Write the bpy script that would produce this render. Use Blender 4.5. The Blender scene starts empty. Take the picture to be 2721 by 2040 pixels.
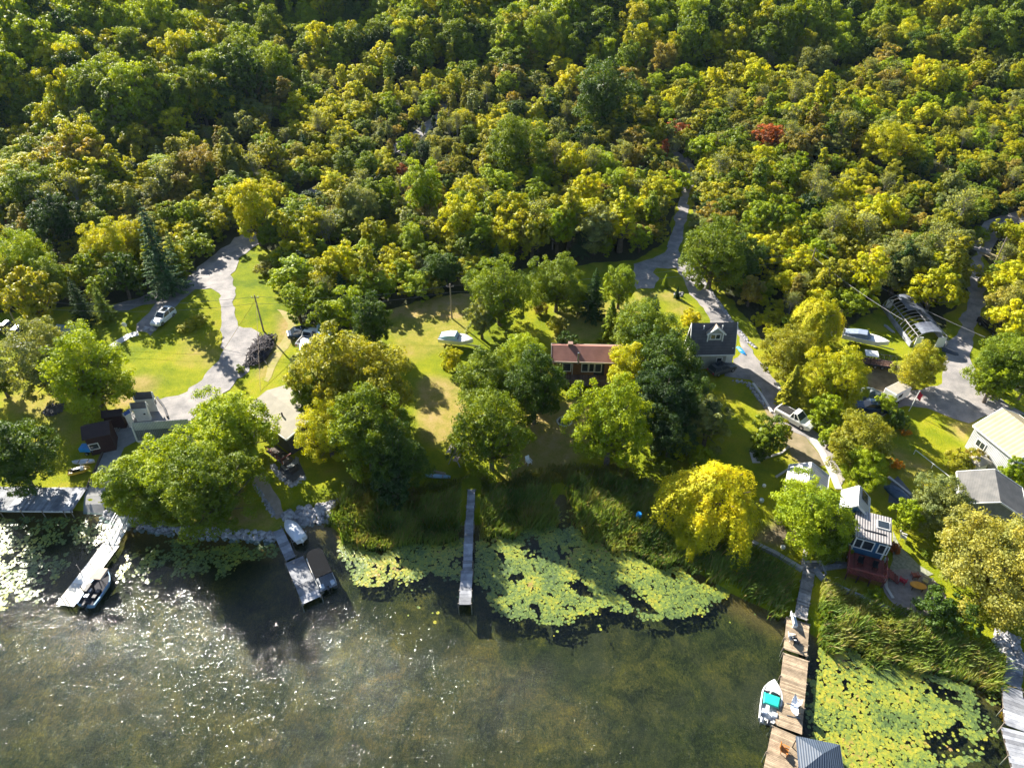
import bpy, bmesh, math, random
import numpy as np
from mathutils import Vector, Matrix, Euler

sc = bpy.context.scene
R = math.radians
# ---------------------------------------------------------------- camera, sky, sun, exposure
CAMZ, PITCH, FPX, W0, H0 = 66.0, 38.0, 1886.0, 2721.0, 2040.0
cam_d = bpy.data.cameras.new("camera"); cam = bpy.data.objects.new("camera", cam_d)
sc.collection.objects.link(cam); sc.camera = cam
cam.location = (0, 0, CAMZ); cam.rotation_euler = (R(90 - PITCH), 0, 0)
cam_d.sensor_width = 36; cam_d.lens = 36 * FPX / W0; cam_d.clip_end = 3000; cam_d.clip_start = 0.5
SUN_EL, SUN_AZ = 30.0, -39.0            # azimuth measured from +Y towards +X
world = bpy.data.worlds.new("World"); sc.world = world; world.use_nodes = True
wn = world.node_tree.nodes; wl = world.node_tree.links
sky = wn.new('ShaderNodeTexSky'); sky.sky_type = 'NISHITA'; sky.sun_disc = False
sky.sun_elevation = R(SUN_EL); sky.sun_rotation = R(SUN_AZ); sky.altitude = 100; sky.dust_density = 0.6; sky.ozone_density = 2.0
wl.new(sky.outputs[0], wn['Background'].inputs[0]); wn['Background'].inputs[1].default_value = 0.052
sd = bpy.data.lights.new("sun", 'SUN'); sun = bpy.data.objects.new("sun", sd); sc.collection.objects.link(sun)
sd.energy = 5.0; sd.angle = R(0.5); sd.color = (1.0, 0.93, 0.80)
sdir = Vector((math.sin(R(SUN_AZ)) * math.cos(R(SUN_EL)), math.cos(R(SUN_AZ)) * math.cos(R(SUN_EL)), math.sin(R(SUN_EL))))
sun.rotation_euler = (-sdir).to_track_quat('-Z', 'Y').to_euler(); sun.location = sdir * 300
sc.view_settings.view_transform = 'Standard'; sc.view_settings.look = 'None'
sc.view_settings.gamma = 1; sc.view_settings.exposure = 1.8; sc.view_settings.use_curve_mapping = False
cy = sc.cycles
cy.max_bounces = 5; cy.diffuse_bounces = 2; cy.glossy_bounces = 2; cy.transmission_bounces = 3; cy.transparent_max_bounces = 8
cy.caustics_reflective = False; cy.caustics_refractive = False
cy.use_adaptive_sampling = True; cy.adaptive_threshold = 0.02
COL = sc.collection

# ---------------------------------------------------------------- picture point -> place on the land
cp, sp = math.cos(R(PITCH)), math.sin(R(PITCH))
def ray(x, y):
    u, v = (x - W0 / 2) / FPX, (y - H0 / 2) / FPX
    return u, cp - v * sp, -sp - v * cp
def PZ(x, y, z=0.0):
    a, b, c = ray(x, y); t = (z - CAMZ) / c
    return np.array((a * t, b * t, z))
def proj(X, Y, Z):
    dz = Z - CAMZ; dep = Y * cp - dz * sp; up = Y * sp + dz * cp
    return W0 / 2 + FPX * X / dep, H0 / 2 - FPX * up / dep, dep
SHORE = [(-1500, 1350), (-400, 1350), (0, 1352), (222, 1362), (275, 1366), (345, 1398), (500, 1424), (700, 1432), (745, 1436), (775, 1395),
         (830, 1385), (875, 1400), (905, 1425), (960, 1415), (1100, 1412), (1250, 1400), (1440, 1392), (1468, 1360), (1482, 1318), (1505, 1318),
         (1530, 1370), (1560, 1415), (1650, 1440), (1760, 1478), (1850, 1522), (1950, 1585), (2090, 1648), (2170, 1700), (2330, 1722),
         (2480, 1752), (2640, 1822), (2700, 1850), (3000, 1900), (4000, 2000)]
SW = np.array([PZ(*p)[:2] for p in SHORE]); SX, SY = SW[:, 0], SW[:, 1]
def Ys(X): return np.interp(X, SX, SY)
def hgt(X, Y):
    X = np.asarray(X, float); Y = np.asarray(Y, float)
    d = Y - Ys(X)
    land = np.interp(d, [-60, -20, -4, -0.3, 0.5, 1.4, 8, 40, 70, 110, 160, 260, 600], [-1.6, -1.3, -0.75, -0.3, 0.12, 0.62, 0.95, 2.1, 3.2, 5.6, 9.5, 19.5, 58])
    far = np.clip((d - 60) / 60, 0, 1)
    n = 1.3 * np.sin(X * .037 + 1.3) * np.sin(Y * .031 + .4) + .5 * np.sin(X * .09 + Y * .05)
    near = np.clip((d - 4) / 20, 0, 1)
    n2 = .14 * np.sin(X * .21 + .8) * np.sin(Y * .17) + .08 * np.sin(X * .43 + Y * .37)
    # lawn knoll by the left-hand lane
    k = 1.1 * np.exp(-(((X + 56) / 9) ** 2 + ((Y - 103) / 7) ** 2))
    return land + far * n + near * n2 + k
def G(x, y, h=0.0):
    z = 1.0 + h
    for _ in range(28):
        p = PZ(x, y, z); z = .5 * z + .5 * (float(hgt(p[0], p[1])) + h)
    return PZ(x, y, z)
def GX(x, y): p = G(x, y); return p[0], p[1]
def gz(X, Y): return float(hgt(X, Y))
def inpoly(px, py, poly):
    px = np.asarray(px, float); py = np.asarray(py, float); c = np.zeros(px.shape, bool); n = len(poly)
    for i in range(n):
        x1, y1 = poly[i][0], poly[i][1]; x2, y2 = poly[(i + 1) % n][0], poly[(i + 1) % n][1]
        if y1 == y2: continue
        m = ((y1 > py) != (y2 > py)) & (px < (x2 - x1) * (py - y1) / (y2 - y1) + x1)
        c ^= m
    return c
def wpoly(pts): return [tuple(G(*p)[:2]) for p in pts]
def segdist(px, py, a, b):
    ax, ay, bx, by = a[0], a[1], b[0], b[1]; dx, dy = bx - ax, by - ay; L = dx * dx + dy * dy + 1e-9
    t = np.clip(((px - ax) * dx + (py - ay) * dy) / L, 0, 1)
    return np.hypot(px - ax - t * dx, py - ay - t * dy)
def vnoise(X, Y, s, seed=0):
    X = np.asarray(X) / s; Y = np.asarray(Y) / s; r = np.random.RandomState(seed).rand(64, 64)
    xi = np.floor(X).astype(int); yi = np.floor(Y).astype(int); fx = X - xi; fy = Y - yi
    fx = fx * fx * (3 - 2 * fx); fy = fy * fy * (3 - 2 * fy); g = lambda i, j: r[i % 64, j % 64]
    return (g(xi, yi) * (1 - fx) + g(xi + 1, yi) * fx) * (1 - fy) + (g(xi, yi + 1) * (1 - fx) + g(xi + 1, yi + 1) * fx) * fy

# ---------------------------------------------------------------- mesh and object helpers
def mesh_np(name, V, F, tint=None, mat=None, smooth=False):
    V = np.asarray(V, np.float32); F = np.asarray(F, np.int32); k = F.shape[1]
    me = bpy.data.meshes.new(name); me.vertices.add(len(V)); me.vertices.foreach_set('co', V.ravel())
    me.loops.add(F.size); me.loops.foreach_set('vertex_index', F.ravel())
    me.polygons.add(len(F)); me.polygons.foreach_set('loop_start', np.arange(0, F.size, k, dtype=np.int32))
    if smooth: me.polygons.foreach_set('use_smooth', np.ones(len(F), bool))
    if tint is not None:
        a = me.attributes.new('tint', 'FLOAT', 'FACE'); a.data.foreach_set('value', np.asarray(tint, np.float32))
    me.update(calc_edges=True)
    if mat: me.materials.append(mat)
    return me
def tag(o, label=None, cat=None, group=None, kind=None):
    if label: o['label'] = label
    if cat: o['category'] = cat
    if group: o['group'] = group
    if kind: o['kind'] = kind
    return o
def link(name, data, parent=None, loc=None, rot=None, scl=None):
    o = bpy.data.objects.new(name, data); COL.objects.link(o)
    if parent: o.parent = parent
    if loc is not None: o.location = loc
    if rot is not None: o.rotation_euler = rot if hasattr(rot, '__len__') else (0, 0, rot)
    if scl is not None: o.scale = scl if hasattr(scl, '__len__') else (scl,) * 3
    return o
def thing(name, label, cat, loc, rz=0.0, group=None):
    return tag(link(name, None, loc=loc, rot=rz), label, cat, group)
class MB:
    def __init__(s): s.v = []; s.f = []
    def add(s, vs, fs):
        n = len(s.v); s.v += [tuple(map(float, p)) for p in vs]; s.f += [tuple(n + i for i in f) for f in fs]; return s
    def box(s, x0, x1, y0, y1, z0, z1):
        return s.add([(x0, y0, z0), (x1, y0, z0), (x1, y1, z0), (x0, y1, z0), (x0, y0, z1), (x1, y0, z1), (x1, y1, z1), (x0, y1, z1)],
                     [(0, 3, 2, 1), (4, 5, 6, 7), (0, 1, 5, 4), (1, 2, 6, 5), (2, 3, 7, 6), (3, 0, 4, 7)])
    def bar(s, p, q, w, h=None, up=(0, 0, 1)):
        p, q = Vector(p), Vector(q); h = h or w; d = (q - p).normalized(); u = Vector(up)
        if abs(d.dot(u)) > .95: u = Vector((1, 0, 0))
        a = d.cross(u).normalized() * w / 2; b = a.cross(d).normalized() * h / 2
        return s.add([p - a - b, p + a - b, p + a + b, p - a + b, q - a - b, q + a - b, q + a + b, q - a + b],
                     [(0, 1, 2, 3), (7, 6, 5, 4), (4, 5, 1, 0), (5, 6, 2, 1), (6, 7, 3, 2), (7, 4, 0, 3)])
    def tube(s, pts, rad, n=8, caps=True):
        pts = [Vector(p) for p in pts]; m = len(pts); rad = rad if hasattr(rad, '__len__') else [rad] * m; vs = []
        for i, p in enumerate(pts):
            d = (pts[min(i + 1, m - 1)] - pts[max(i - 1, 0)]).normalized()
            a = d.cross(Vector((0, 0, 1)) if abs(d.z) < .9 else Vector((1, 0, 0))).normalized(); b = d.cross(a)
            vs += [p + (a * math.cos(t) + b * math.sin(t)) * rad[i] for t in [2 * math.pi * k / n for k in range(n)]]
        fs = [(i * n + k, i * n + (k + 1) % n, (i + 1) * n + (k + 1) % n, (i + 1) * n + k) for i in range(m - 1) for k in range(n)]
        if caps: fs += [tuple(reversed(range(n))), tuple(range((m - 1) * n, m * n))]
        return s.add(vs, fs)
    def rings(s, rings, cap0=True, cap1=True, closed=True):
        n = len(rings[0]); m = len(rings); vs = [p for r in rings for p in r]
        fs = [(i * n + k, i * n + (k + 1) % n, (i + 1) * n + (k + 1) % n, (i + 1) * n + k) for i in range(m - 1) for k in range(n if closed else n - 1)]
        if cap0: fs.append(tuple(reversed(range(n))))
        if cap1: fs.append(tuple(range((m - 1) * n, m * n)))
        return s.add(vs, fs)
    def prism(s, poly, z0, z1):
        n = len(poly)
        return s.add([(x, y, z0) for x, y in poly] + [(x, y, z1) for x, y in poly],
                     [tuple(reversed(range(n))), tuple(range(n, 2 * n))] + [(i, (i + 1) % n, n + (i + 1) % n, n + i) for i in range(n)])
    def sideprism(s, poly, y0, y1):      # poly in x,z
        n = len(poly)
        return s.add([(x, y0, z) for x, z in poly] + [(x, y1, z) for x, z in poly],
                     [tuple(range(n)), tuple(reversed(range(n, 2 * n)))] + [(i, n + i, n + (i + 1) % n, (i + 1) % n) for i in range(n)])
    def ell(s, c, r, nu=12, nv=7, half=False):
        rg = []
        for j in range(nv + 1):
            t = (math.pi / 2 if half else math.pi) * j / nv
            rg.append([(c[0] + r[0] * max(math.sin(t), .02) * math.cos(2 * math.pi * k / nu), c[1] + r[1] * max(math.sin(t), .02) * math.sin(2 * math.pi * k / nu), c[2] + r[2] * math.cos(t)) for k in range(nu)])
        return s.rings(list(reversed(rg)))
    def build(s, name, mat, parent=None, loc=None, rot=None, bevel=0, smooth=False, label=None):
        me = bpy.data.meshes.new(name); me.from_pydata(s.v, [], s.f)
        bm = bmesh.new(); bm.from_mesh(me); bmesh.ops.recalc_face_normals(bm, faces=bm.faces)
        if bevel: bmesh.ops.bevel(bm, geom=list(bm.edges), offset=bevel, segments=1, affect='EDGES', clamp_overlap=True)
        bm.to_mesh(me); bm.free()
        if smooth:
            me.polygons.foreach_set('use_smooth', [True] * len(me.polygons))
        me.materials.append(mat); o = link(name, me, parent, loc, rot)
        if label: o['label'] = label
        return o

# ---------------------------------------------------------------- materials (all procedural)
def newmat(name):
    m = bpy.data.materials.new(name); m.use_nodes = True; nt = m.node_tree; return m, nt, nt.nodes, nt.links, nt.nodes['Principled BSDF']
def noise(nt, coord, scale, detail=4, rough=.6, dist=0):
    n = nt.nodes.new('ShaderNodeTexNoise'); n.inputs['Scale'].default_value = scale; n.inputs['Detail'].default_value = detail
    n.inputs['Roughness'].default_value = rough; n.inputs['Distortion'].default_value = dist
    if coord is not None: nt.links.new(coord, n.inputs['Vector'])
    return n.outputs['Fac']
def ramp(nt, fac, stops, interp='LINEAR'):
    r = nt.nodes.new('ShaderNodeValToRGB'); e = r.color_ramp.elements; r.color_ramp.interpolation = interp
    while len(e) > 1: e.remove(e[-1])
    e[0].position = stops[0][0]; e[0].color = (*stops[0][1], 1)
    for p, c in stops[1:]:
        k = e.new(p); k.color = (*c, 1)
    nt.links.new(fac, r.inputs[0]); return r.outputs[0]
def mixc(nt, fac, a, b, mode='MIX'):
    m = nt.nodes.new('ShaderNodeMix'); m.data_type = 'RGBA'; m.blend_type = mode
    for sock, v in ((m.inputs[0], fac), (m.inputs[6], a), (m.inputs[7], b)):
        if isinstance(v, (int, float)): sock.default_value = v
        elif isinstance(v, tuple): sock.default_value = (*v, 1)
        else: nt.links.new(v, sock)
    return m.outputs[2]
def math_(nt, op, a, b=0.0, clamp=False):
    m = nt.nodes.new('ShaderNodeMath'); m.operation = op; m.use_clamp = clamp
    for i, v in enumerate((a, b)):
        if isinstance(v, (int, float)): m.inputs[i].default_value = v
        else: nt.links.new(v, m.inputs[i])
    return m.outputs[0]
def coord(nt, which='Object', scale=None, rot=None):
    t = nt.nodes.new('ShaderNodeTexCoord'); o = t.outputs[which]
    if scale or rot:
        mp = nt.nodes.new('ShaderNodeMapping'); nt.links.new(o, mp.inputs[0])
        if scale: mp.inputs['Scale'].default_value = scale
        if rot: mp.inputs['Rotation'].default_value = rot
        o = mp.outputs[0]
    return o
def bump(nt, bsdf, h, strength=.4, dist=.05):
    b = nt.nodes.new('ShaderNodeBump'); b.inputs['Strength'].default_value = strength; b.inputs['Distance'].default_value = dist
    nt.links.new(h, b.inputs['Height']); nt.links.new(b.outputs[0], bsdf.inputs['Normal'])
MATS = {}
def M(name, c1, c2=None, scale=3.0, rough=.7, bmp=.15, metal=0.0, island=False, spec=.4, stretch=None, coat=0):
    if name in MATS: return MATS[name]
    m, nt, N, L, b = newmat(name); c2 = c2 or tuple(v * .75 for v in c1)
    co = coord(nt, 'Object', stretch); n = noise(nt, co, scale)
    col = ramp(nt, n, [(.32, c2), (.68, c1)])
    if island:
        g = N.new('ShaderNodeNewGeometry')
        k = math_(nt, 'ADD', math_(nt, 'MULTIPLY', g.outputs['Random Per Island'], .7), .62)
        vm = N.new('ShaderNodeVectorMath'); vm.operation = 'SCALE'; L.new(col, vm.inputs[0]); L.new(k, vm.inputs['Scale']); col = vm.outputs[0]
    L.new(col, b.inputs['Base Color']); b.inputs['Roughness'].default_value = rough; b.inputs['Metallic'].default_value = metal
    b.inputs['Specular IOR Level'].default_value = spec; b.inputs['Coat Weight'].default_value = coat
    if bmp: bump(nt, b, noise(nt, co, scale * 4), bmp, .03)
    MATS[name] = m; return m
def Mwave(name, c1, c2, freq, axis='X', rough=.5, metal=0.0, depth=.03, dirt=.5):
    """ribbed metal, siding or shingle courses"""
    if name in MATS: return MATS[name]
    m, nt, N, L, b = newmat(name); co = coord(nt, 'Object')
    w = N.new('ShaderNodeTexWave'); w.wave_type = 'BANDS'; w.bands_direction = axis; w.inputs['Scale'].default_value = freq; w.inputs['Distortion'].default_value = 0
    L.new(co, w.inputs['Vector']); n = noise(nt, co, .9, 5)
    col = ramp(nt, n, [(.35, c2), (.65, c1)]); dk = mixc(nt, 1.0, col, ramp(nt, w.outputs['Fac'], [(0, (dirt,) * 3), (.35, (1, 1, 1))]), 'MULTIPLY')  # dirt only sets how dark the colour goes in the band troughs
    L.new(dk, b.inputs['Base Color']); b.inputs['Roughness'].default_value = rough; b.inputs['Metallic'].default_value = metal
    bump(nt, b, w.outputs['Fac'], .6, depth); MATS[name] = m; return m
def leafmat(name, trans=.38, rough=.55, spec=.25):
    m, nt, N, L, b = newmat(name)
    at = N.new('ShaderNodeAttribute'); at.attribute_type = 'INSTANCER'; at.attribute_name = 'tcol'
    ti = N.new('ShaderNodeAttribute'); ti.attribute_type = 'GEOMETRY'; ti.attribute_name = 'tint'
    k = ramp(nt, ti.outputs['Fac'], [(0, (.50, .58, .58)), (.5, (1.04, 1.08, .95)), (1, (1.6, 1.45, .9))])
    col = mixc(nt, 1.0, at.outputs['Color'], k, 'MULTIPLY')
    wp = N.new('ShaderNodeNewGeometry')
    nn = noise(nt, wp.outputs['Position'], .35, 3)
    col = mixc(nt, 1.0, col, ramp(nt, nn, [(.3, (.66, .76, .80)), (.7, (1.34, 1.22, .85))]), 'MULTIPLY')
    L.new(col, b.inputs['Base Color']); b.inputs['Roughness'].default_value = rough; b.inputs['Specular IOR Level'].default_value = spec
    t = N.new('ShaderNodeBsdfTranslucent'); tc = mixc(nt, 1.0, col, (1.62, 1.42, .40), 'MULTIPLY'); L.new(tc, t.inputs[0])
    mx = N.new('ShaderNodeMixShader'); mx.inputs[0].default_value = trans
    L.new(b.outputs[0], mx.inputs[1]); L.new(t.outputs[0], mx.inputs[2]); L.new(mx.outputs[0], N['Material Output'].inputs[0])
    return m
LEAF = leafmat('leaves'); NEEDLE = leafmat('needles', .15, .7, .1)
BARK = M('bark', (.16, .13, .10), (.07, .055, .045), 2.5, .9, .6)
# ---------------------------------------------------------------- ground, lake, roads
LOTS = wpoly([(-500, 840), (0, 830), (250, 812), (300, 806), (374, 786), (470, 745), (560, 690), (640, 630), (705, 625), (712, 690), (740, 745), (790, 850), (880, 880), (1020, 828), (1100, 800), (1250, 780),
         (1400, 712), (1690, 690), (1760, 650), (1790, 570), (1816, 470), (1848, 470), (1845, 560), (1835, 610), (1900, 730), (1960, 820), (2030, 900),
         (2090, 960), (2230, 880), (2290, 845), (2360, 800), (2500, 880), (2560, 780), (2570, 690), (2600, 660), (2625, 700), (2640, 800), (2660, 880), (2600, 960), (2660, 1020), (2790, 1080), (3300, 1150)])
LOTS_S = LOTS + [(200, 20), (-200, 20)]
LEFTROAD = [(652, 612), (600, 655), (540, 700), (484, 745), (374, 791), (300, 812), (308, 826), (360, 818), (415, 806), (364, 861), (362, 880), (400, 892), (424, 866),
            (455, 830), (480, 800), (519, 769), (560, 766), (583, 780), (588, 845), (595, 930), (582, 958), (538, 1010), (475, 1051), (421, 1063), (417, 1059), (384, 1095), (352, 1125),
            (446, 1120), (507, 1118), (560, 1066), (610, 1036), (662, 987), (670, 960), (690, 935), (690, 885), (632, 866), (620, 813), (617, 737), (633, 687), (692, 645), (680, 615)]
RAMP = [(345, 1085), (327, 1100), (297, 1148), (277, 1199), (254, 1249), (229, 1304), (222, 1366), (276, 1368), (285, 1320), (304, 1250), (330, 1190), (372, 1167), (372, 1118)]
MIDROAD = [(1828, 462), (1818, 492), (1791, 585), (1789, 607), (1767, 671), (1684, 702), (1681, 731), (1689, 769), (1738, 766), (1750, 745), (1735, 725), (1745, 712), (1798, 712),
           (1820, 750), (1846, 794), (1874, 829), (1887, 861), (1941, 856), (1908, 810), (1862, 739), (1805, 690), (1802, 664), (1817, 607), (1828, 560), (1831, 523), (1843, 474)]
MIDDRIVE = [(1941, 857), (1960, 890), (1968, 940), (1925, 1000), (1960, 1005), (1996, 1010), (2025, 1047), (2050, 1095), (2090, 1140), (2140, 1160), (2190, 1230), (2215, 1290), (2235, 1290),
            (2233, 1250), (2216, 1209), (2145, 1122), (2091, 1051), (2066, 1022), (2040, 975), (2000, 930), (1975, 890), (1955, 857)]
RIGHTROAD = [(2595, 668), (2578, 706), (2574, 776), (2568, 826), (2545, 885), (2508, 926), (2508, 976), (2491, 1026), (2449, 1035), (2380, 1050), (2300, 1064), (2291, 1118), (2341, 1132), (2358, 1088),
             (2424, 1080), (2462, 1085), (2537, 1114), (2574, 1125), (2666, 1088), (2760, 1120), (2800, 1120), (2721, 1098), (2674, 1072), (2633, 1039), (2591, 989), (2576, 943), (2583, 901), (2603, 851), (2616, 776), (2616, 726), (2605, 670)]
ROADS = {k: wpoly(v) for k, v in dict(left=LEFTROAD, ramp=RAMP, mid=MIDROAD, drive=MIDDRIVE, right=RIGHTROAD).items()}
# hidden stretches of the lanes running back through the wood
LANE_A = [GX(1836, 470), GX(1815, 430), GX(1770, 400)]
LANE_B = [GX(668, 612), GX(760, 560), GX(900, 470), GX(1080, 380), GX(1180, 305), GX(1200, 240)]
LANE_C = [GX(2600, 668), GX(2640, 600), GX(2760, 560)]

DRY = [([(1010, 825), (1250, 775), (1250, 850), (1120, 845), (1050, 850)], .9), ([(1120, 1000), (1230, 1010), (1225, 1180), (1120, 1190), (1100, 1100)], .75),
       ([(740, 830), (790, 850), (780, 910), (720, 960), (700, 1010), (670, 1010), (690, 950), (740, 890)], .85), ([(1030, 850), (1250, 850), (1240, 900), (1100, 960), (1050, 930)], .35),
       ([(1380, 1100), (1570, 1080), (1540, 1220), (1420, 1300), (1330, 1260)], .8), ([(620, 1300), (780, 1420), (560, 1400), (480, 1400), (560, 1330), (600, 1260)], .8),
       ([(270, 1020), (430, 1000), (390, 1060), (310, 1085), (250, 1070)], .65), ([(20, 1040), (170, 1060), (190, 1180), (130, 1120), (40, 1110)], .45),
       ([(930, 1250), (970, 1280), (940, 1330), (830, 1350), (920, 1320)], .5), ([(1690, 775), (1790, 770), (1860, 850), (1830, 860), (1760, 800), (1690, 800)], .5),
       ([(470, 890), (590, 930), (560, 985), (480, 970)], .35), ([(2010, 1050), (2070, 1120), (2150, 1240), (2120, 1230), (2030, 1110)], .9), ([(2370, 1190), (2480, 1230), (2440, 1290), (2360, 1240)], .5),
       ([(2540, 1110), (2580, 1125), (2565, 1180), (2530, 1140)], .9), ([(1480, 820), (1700, 800), (1700, 900), (1470, 905)], .4), ([(1850, 605), (2010, 920), (2030, 930), (1880, 700)], .7),
       ([(2110, 1290), (2160, 1290), (2090, 1430), (2060, 1400)], .8), ([(2480, 740), (2560, 790), (2500, 870), (2440, 830)], .3), ([(1420, 1060), (1560, 1060), (1560, 1180), (1440, 1180)], .6)]
DRYW = [(wpoly(p), v) for p, v in DRY]
DEAD = [wpoly(p) for p in ([(2120, 1360), (2180, 1340), (2200, 1460), (2010, 1440), (2060, 1380)], [(2300, 975), (2420, 975), (2400, 1060), (2300, 1060)])]   # bare earth under trees and behind the parked things
fx = np.concatenate([np.arange(-420, -90, 5.0), np.arange(-90, 110, .5), np.arange(110, 421, 5.0)])
fy = np.concatenate([np.arange(-60, 26, 4.0), np.arange(26, 150, .5), np.arange(150, 480, 3.0)])
GXg, GYg = np.meshgrid(fx, fy)
Z = hgt(GXg, GYg)
ny, nx = Z.shape
V = np.stack([GXg, GYg, Z], -1).reshape(-1, 3)
idx = np.arange(nx * ny).reshape(ny, nx)
F = np.stack([idx[:-1, :-1], idx[:-1, 1:], idx[1:, 1:], idx[1:, :-1]], -1).reshape(-1, 4)
me = mesh_np('ground', V, F, smooth=True)
px, py = V[:, 0], V[:, 1]
wob = (vnoise(px, py, 2.2, 1) - .5) * 1.6; wob2 = (vnoise(px, py, 2.2, 2) - .5) * 1.6
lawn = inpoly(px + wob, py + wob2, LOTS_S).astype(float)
dry = np.zeros(len(px))
for p, v in DRYW: dry = np.maximum(dry, inpoly(px + wob, py + wob2, p) * v)
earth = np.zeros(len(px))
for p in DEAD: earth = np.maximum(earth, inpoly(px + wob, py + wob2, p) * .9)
def blur(a, n=2):
    a = a.reshape(ny, nx)
    for _ in range(n):
        a = (a + np.roll(a, 1, 0) + np.roll(a, -1, 0) + np.roll(a, 1, 1) + np.roll(a, -1, 1)) / 5
    return a.ravel()
ca = me.color_attributes.new('zone', 'FLOAT_COLOR', 'POINT')
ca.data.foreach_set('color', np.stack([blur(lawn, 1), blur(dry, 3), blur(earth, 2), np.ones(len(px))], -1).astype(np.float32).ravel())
gm, nt, N, L, b = newmat('ground')
at = N.new('ShaderNodeAttribute'); at.attribute_name = 'zone'; sep = N.new('ShaderNodeSeparateColor'); L.new(at.outputs['Color'], sep.inputs[0])
geo = N.new('ShaderNodeNewGeometry'); P = geo.outputs['Position']; sx = N.new('ShaderNodeSeparateXYZ'); L.new(P, sx.inputs[0])
big = noise(nt, P, .09, 4, .6); mid = noise(nt, P, .45, 5, .65); fine = noise(nt, P, 5.0, 4, .7)
grass = ramp(nt, math_(nt, 'ADD', math_(nt, 'MULTIPLY', big, .55), math_(nt, 'MULTIPLY', mid, .45)), [(.34, (.10, .15, .008)), (.46, (.19, .23, .009)), (.56, (.275, .285, .012)), (.68, (.32, .27, .035))])
grass = mixc(nt, 1.0, grass, ramp(nt, fine, [(.3, (.72, .75, .8)), (.7, (1.15, 1.12, 1.0))]), 'MULTIPLY')
tan = ramp(nt, math_(nt, 'ADD', math_(nt, 'MULTIPLY', mid, .6), math_(nt, 'MULTIPLY', fine, .4)), [(.35, (.20, .19, .04)), (.5, (.32, .235, .085)), (.65, (.40, .29, .15))])
dm = math_(nt, 'MULTIPLY', sep.outputs[1], math_(nt, 'ADD', .35, math_(nt, 'MULTIPLY', mid, 1.3)), True)
col = mixc(nt, dm, grass, tan)
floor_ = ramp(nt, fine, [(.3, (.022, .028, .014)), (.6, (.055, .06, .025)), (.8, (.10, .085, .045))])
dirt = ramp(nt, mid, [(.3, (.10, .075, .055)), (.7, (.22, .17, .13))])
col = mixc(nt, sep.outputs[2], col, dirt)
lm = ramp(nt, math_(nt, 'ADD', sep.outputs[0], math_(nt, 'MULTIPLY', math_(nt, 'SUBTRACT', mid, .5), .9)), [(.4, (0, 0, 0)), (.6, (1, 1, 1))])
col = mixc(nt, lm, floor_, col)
# the lake bed: silt with patches of water weed
wd = noise(nt, P, .32, 6, .68, .6); wf = noise(nt, coord(nt, 'Object', (1.2, .7, 1), (0, 0, .5)), 2.8, 7, .85, 1.5); wb = noise(nt, P, .07, 3)
weed = ramp(nt, math_(nt, 'ADD', math_(nt, 'MULTIPLY', wd, .42), math_(nt, 'MULTIPLY', wf, .58)), [(.38, (.006, .008, .005)), (.455, (.022, .021, .007)), (.51, (.048, .041, .011)), (.57, (.095, .068, .013)), (.65, (.22, .12, .015))])
weed = mixc(nt, ramp(nt, wb, [(.40, (0, 0, 0)), (.62, (.65, .65, .65))]), weed, mixc(nt, 1.0, weed, (.60, .80, .60), 'MULTIPLY'))
silt = ramp(nt, wf, [(.3, (.032, .028, .014)), (.7, (.062, .052, .025))])
bed = mixc(nt, ramp(nt, noise(nt, P, .13, 3), [(.5, (0, 0, 0)), (.68, (.7, .7, .7))]), weed, silt)
shal = ramp(nt, sx.outputs[2], [(0.0, (0, 0, 0)), (1.0, (1, 1, 1))])
zz = math_(nt, 'ADD', math_(nt, 'MULTIPLY', sx.outputs[2], 2.2), 1.45)
zz2 = ramp(nt, zz, [(.0, (0, 0, 0)), (.9, (1, 1, 1))])
bed = mixc(nt, zz2, bed, ramp(nt, fine, [(.3, (.12, .065, .02)), (.7, (.26, .15, .045))]))
under = ramp(nt, math_(nt, 'ADD', math_(nt, 'MULTIPLY', sx.outputs[2], 8.0), .5), [(.3, (1, 1, 1)), (.8, (0, 0, 0))])
col = mixc(nt, under, col, bed)
L.new(col, b.inputs['Base Color']); b.inputs['Roughness'].default_value = .95; b.inputs['Specular IOR Level'].default_value = .1
bump(nt, b, math_(nt, 'ADD', fine, math_(nt, 'MULTIPLY', noise(nt, P, 14, 3), .6)), .7, .12)
me.materials.append(gm); g = link('ground', me); tag(g, kind='structure')

# the water sheet
wx = np.concatenate([np.arange(-420, -100, 20.0), np.arange(-100, 121, 4.0), np.arange(140, 421, 20.0)])
wy = np.arange(-60, 92, 4.0)
A, B = np.meshgrid(wx, wy); id2 = np.arange(A.size).reshape(A.shape)
wm = mesh_np('lake_water', np.stack([A, B, A * 0], -1).reshape(-1, 3), np.stack([id2[:-1, :-1], id2[:-1, 1:], id2[1:, 1:], id2[1:, :-1]], -1).reshape(-1, 4))
m, nt, N, L, b = newmat('water'); N.remove(b)
P = N.new('ShaderNodeNewGeometry').outputs['Position']
mp = N.new('ShaderNodeMapping'); mp.inputs['Rotation'].default_value = (0, 0, R(28)); mp.inputs['Scale'].default_value = (1.25, .5, 1); L.new(P, mp.inputs[0])
h1 = noise(nt, mp.outputs[0], 1.9, 3, .55, .3); h2 = noise(nt, mp.outputs[0], 5.2, 3, .6, .5); h3 = noise(nt, P, .5, 2)
hh = math_(nt, 'ADD', math_(nt, 'MULTIPLY', h1, .8), math_(nt, 'ADD', math_(nt, 'MULTIPLY', h2, .62), math_(nt, 'MULTIPLY', h3, .8)))
sxy = N.new('ShaderNodeSeparateXYZ'); L.new(P, sxy.inputs[0])      # sheltered, calmer water near the shore
yy = math_(nt, 'ADD', math_(nt, 'ADD', sxy.outputs[1], math_(nt, 'MULTIPLY', sxy.outputs[0], .12)), math_(nt, 'MULTIPLY', noise(nt, P, .12, 2), 9.0))
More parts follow.
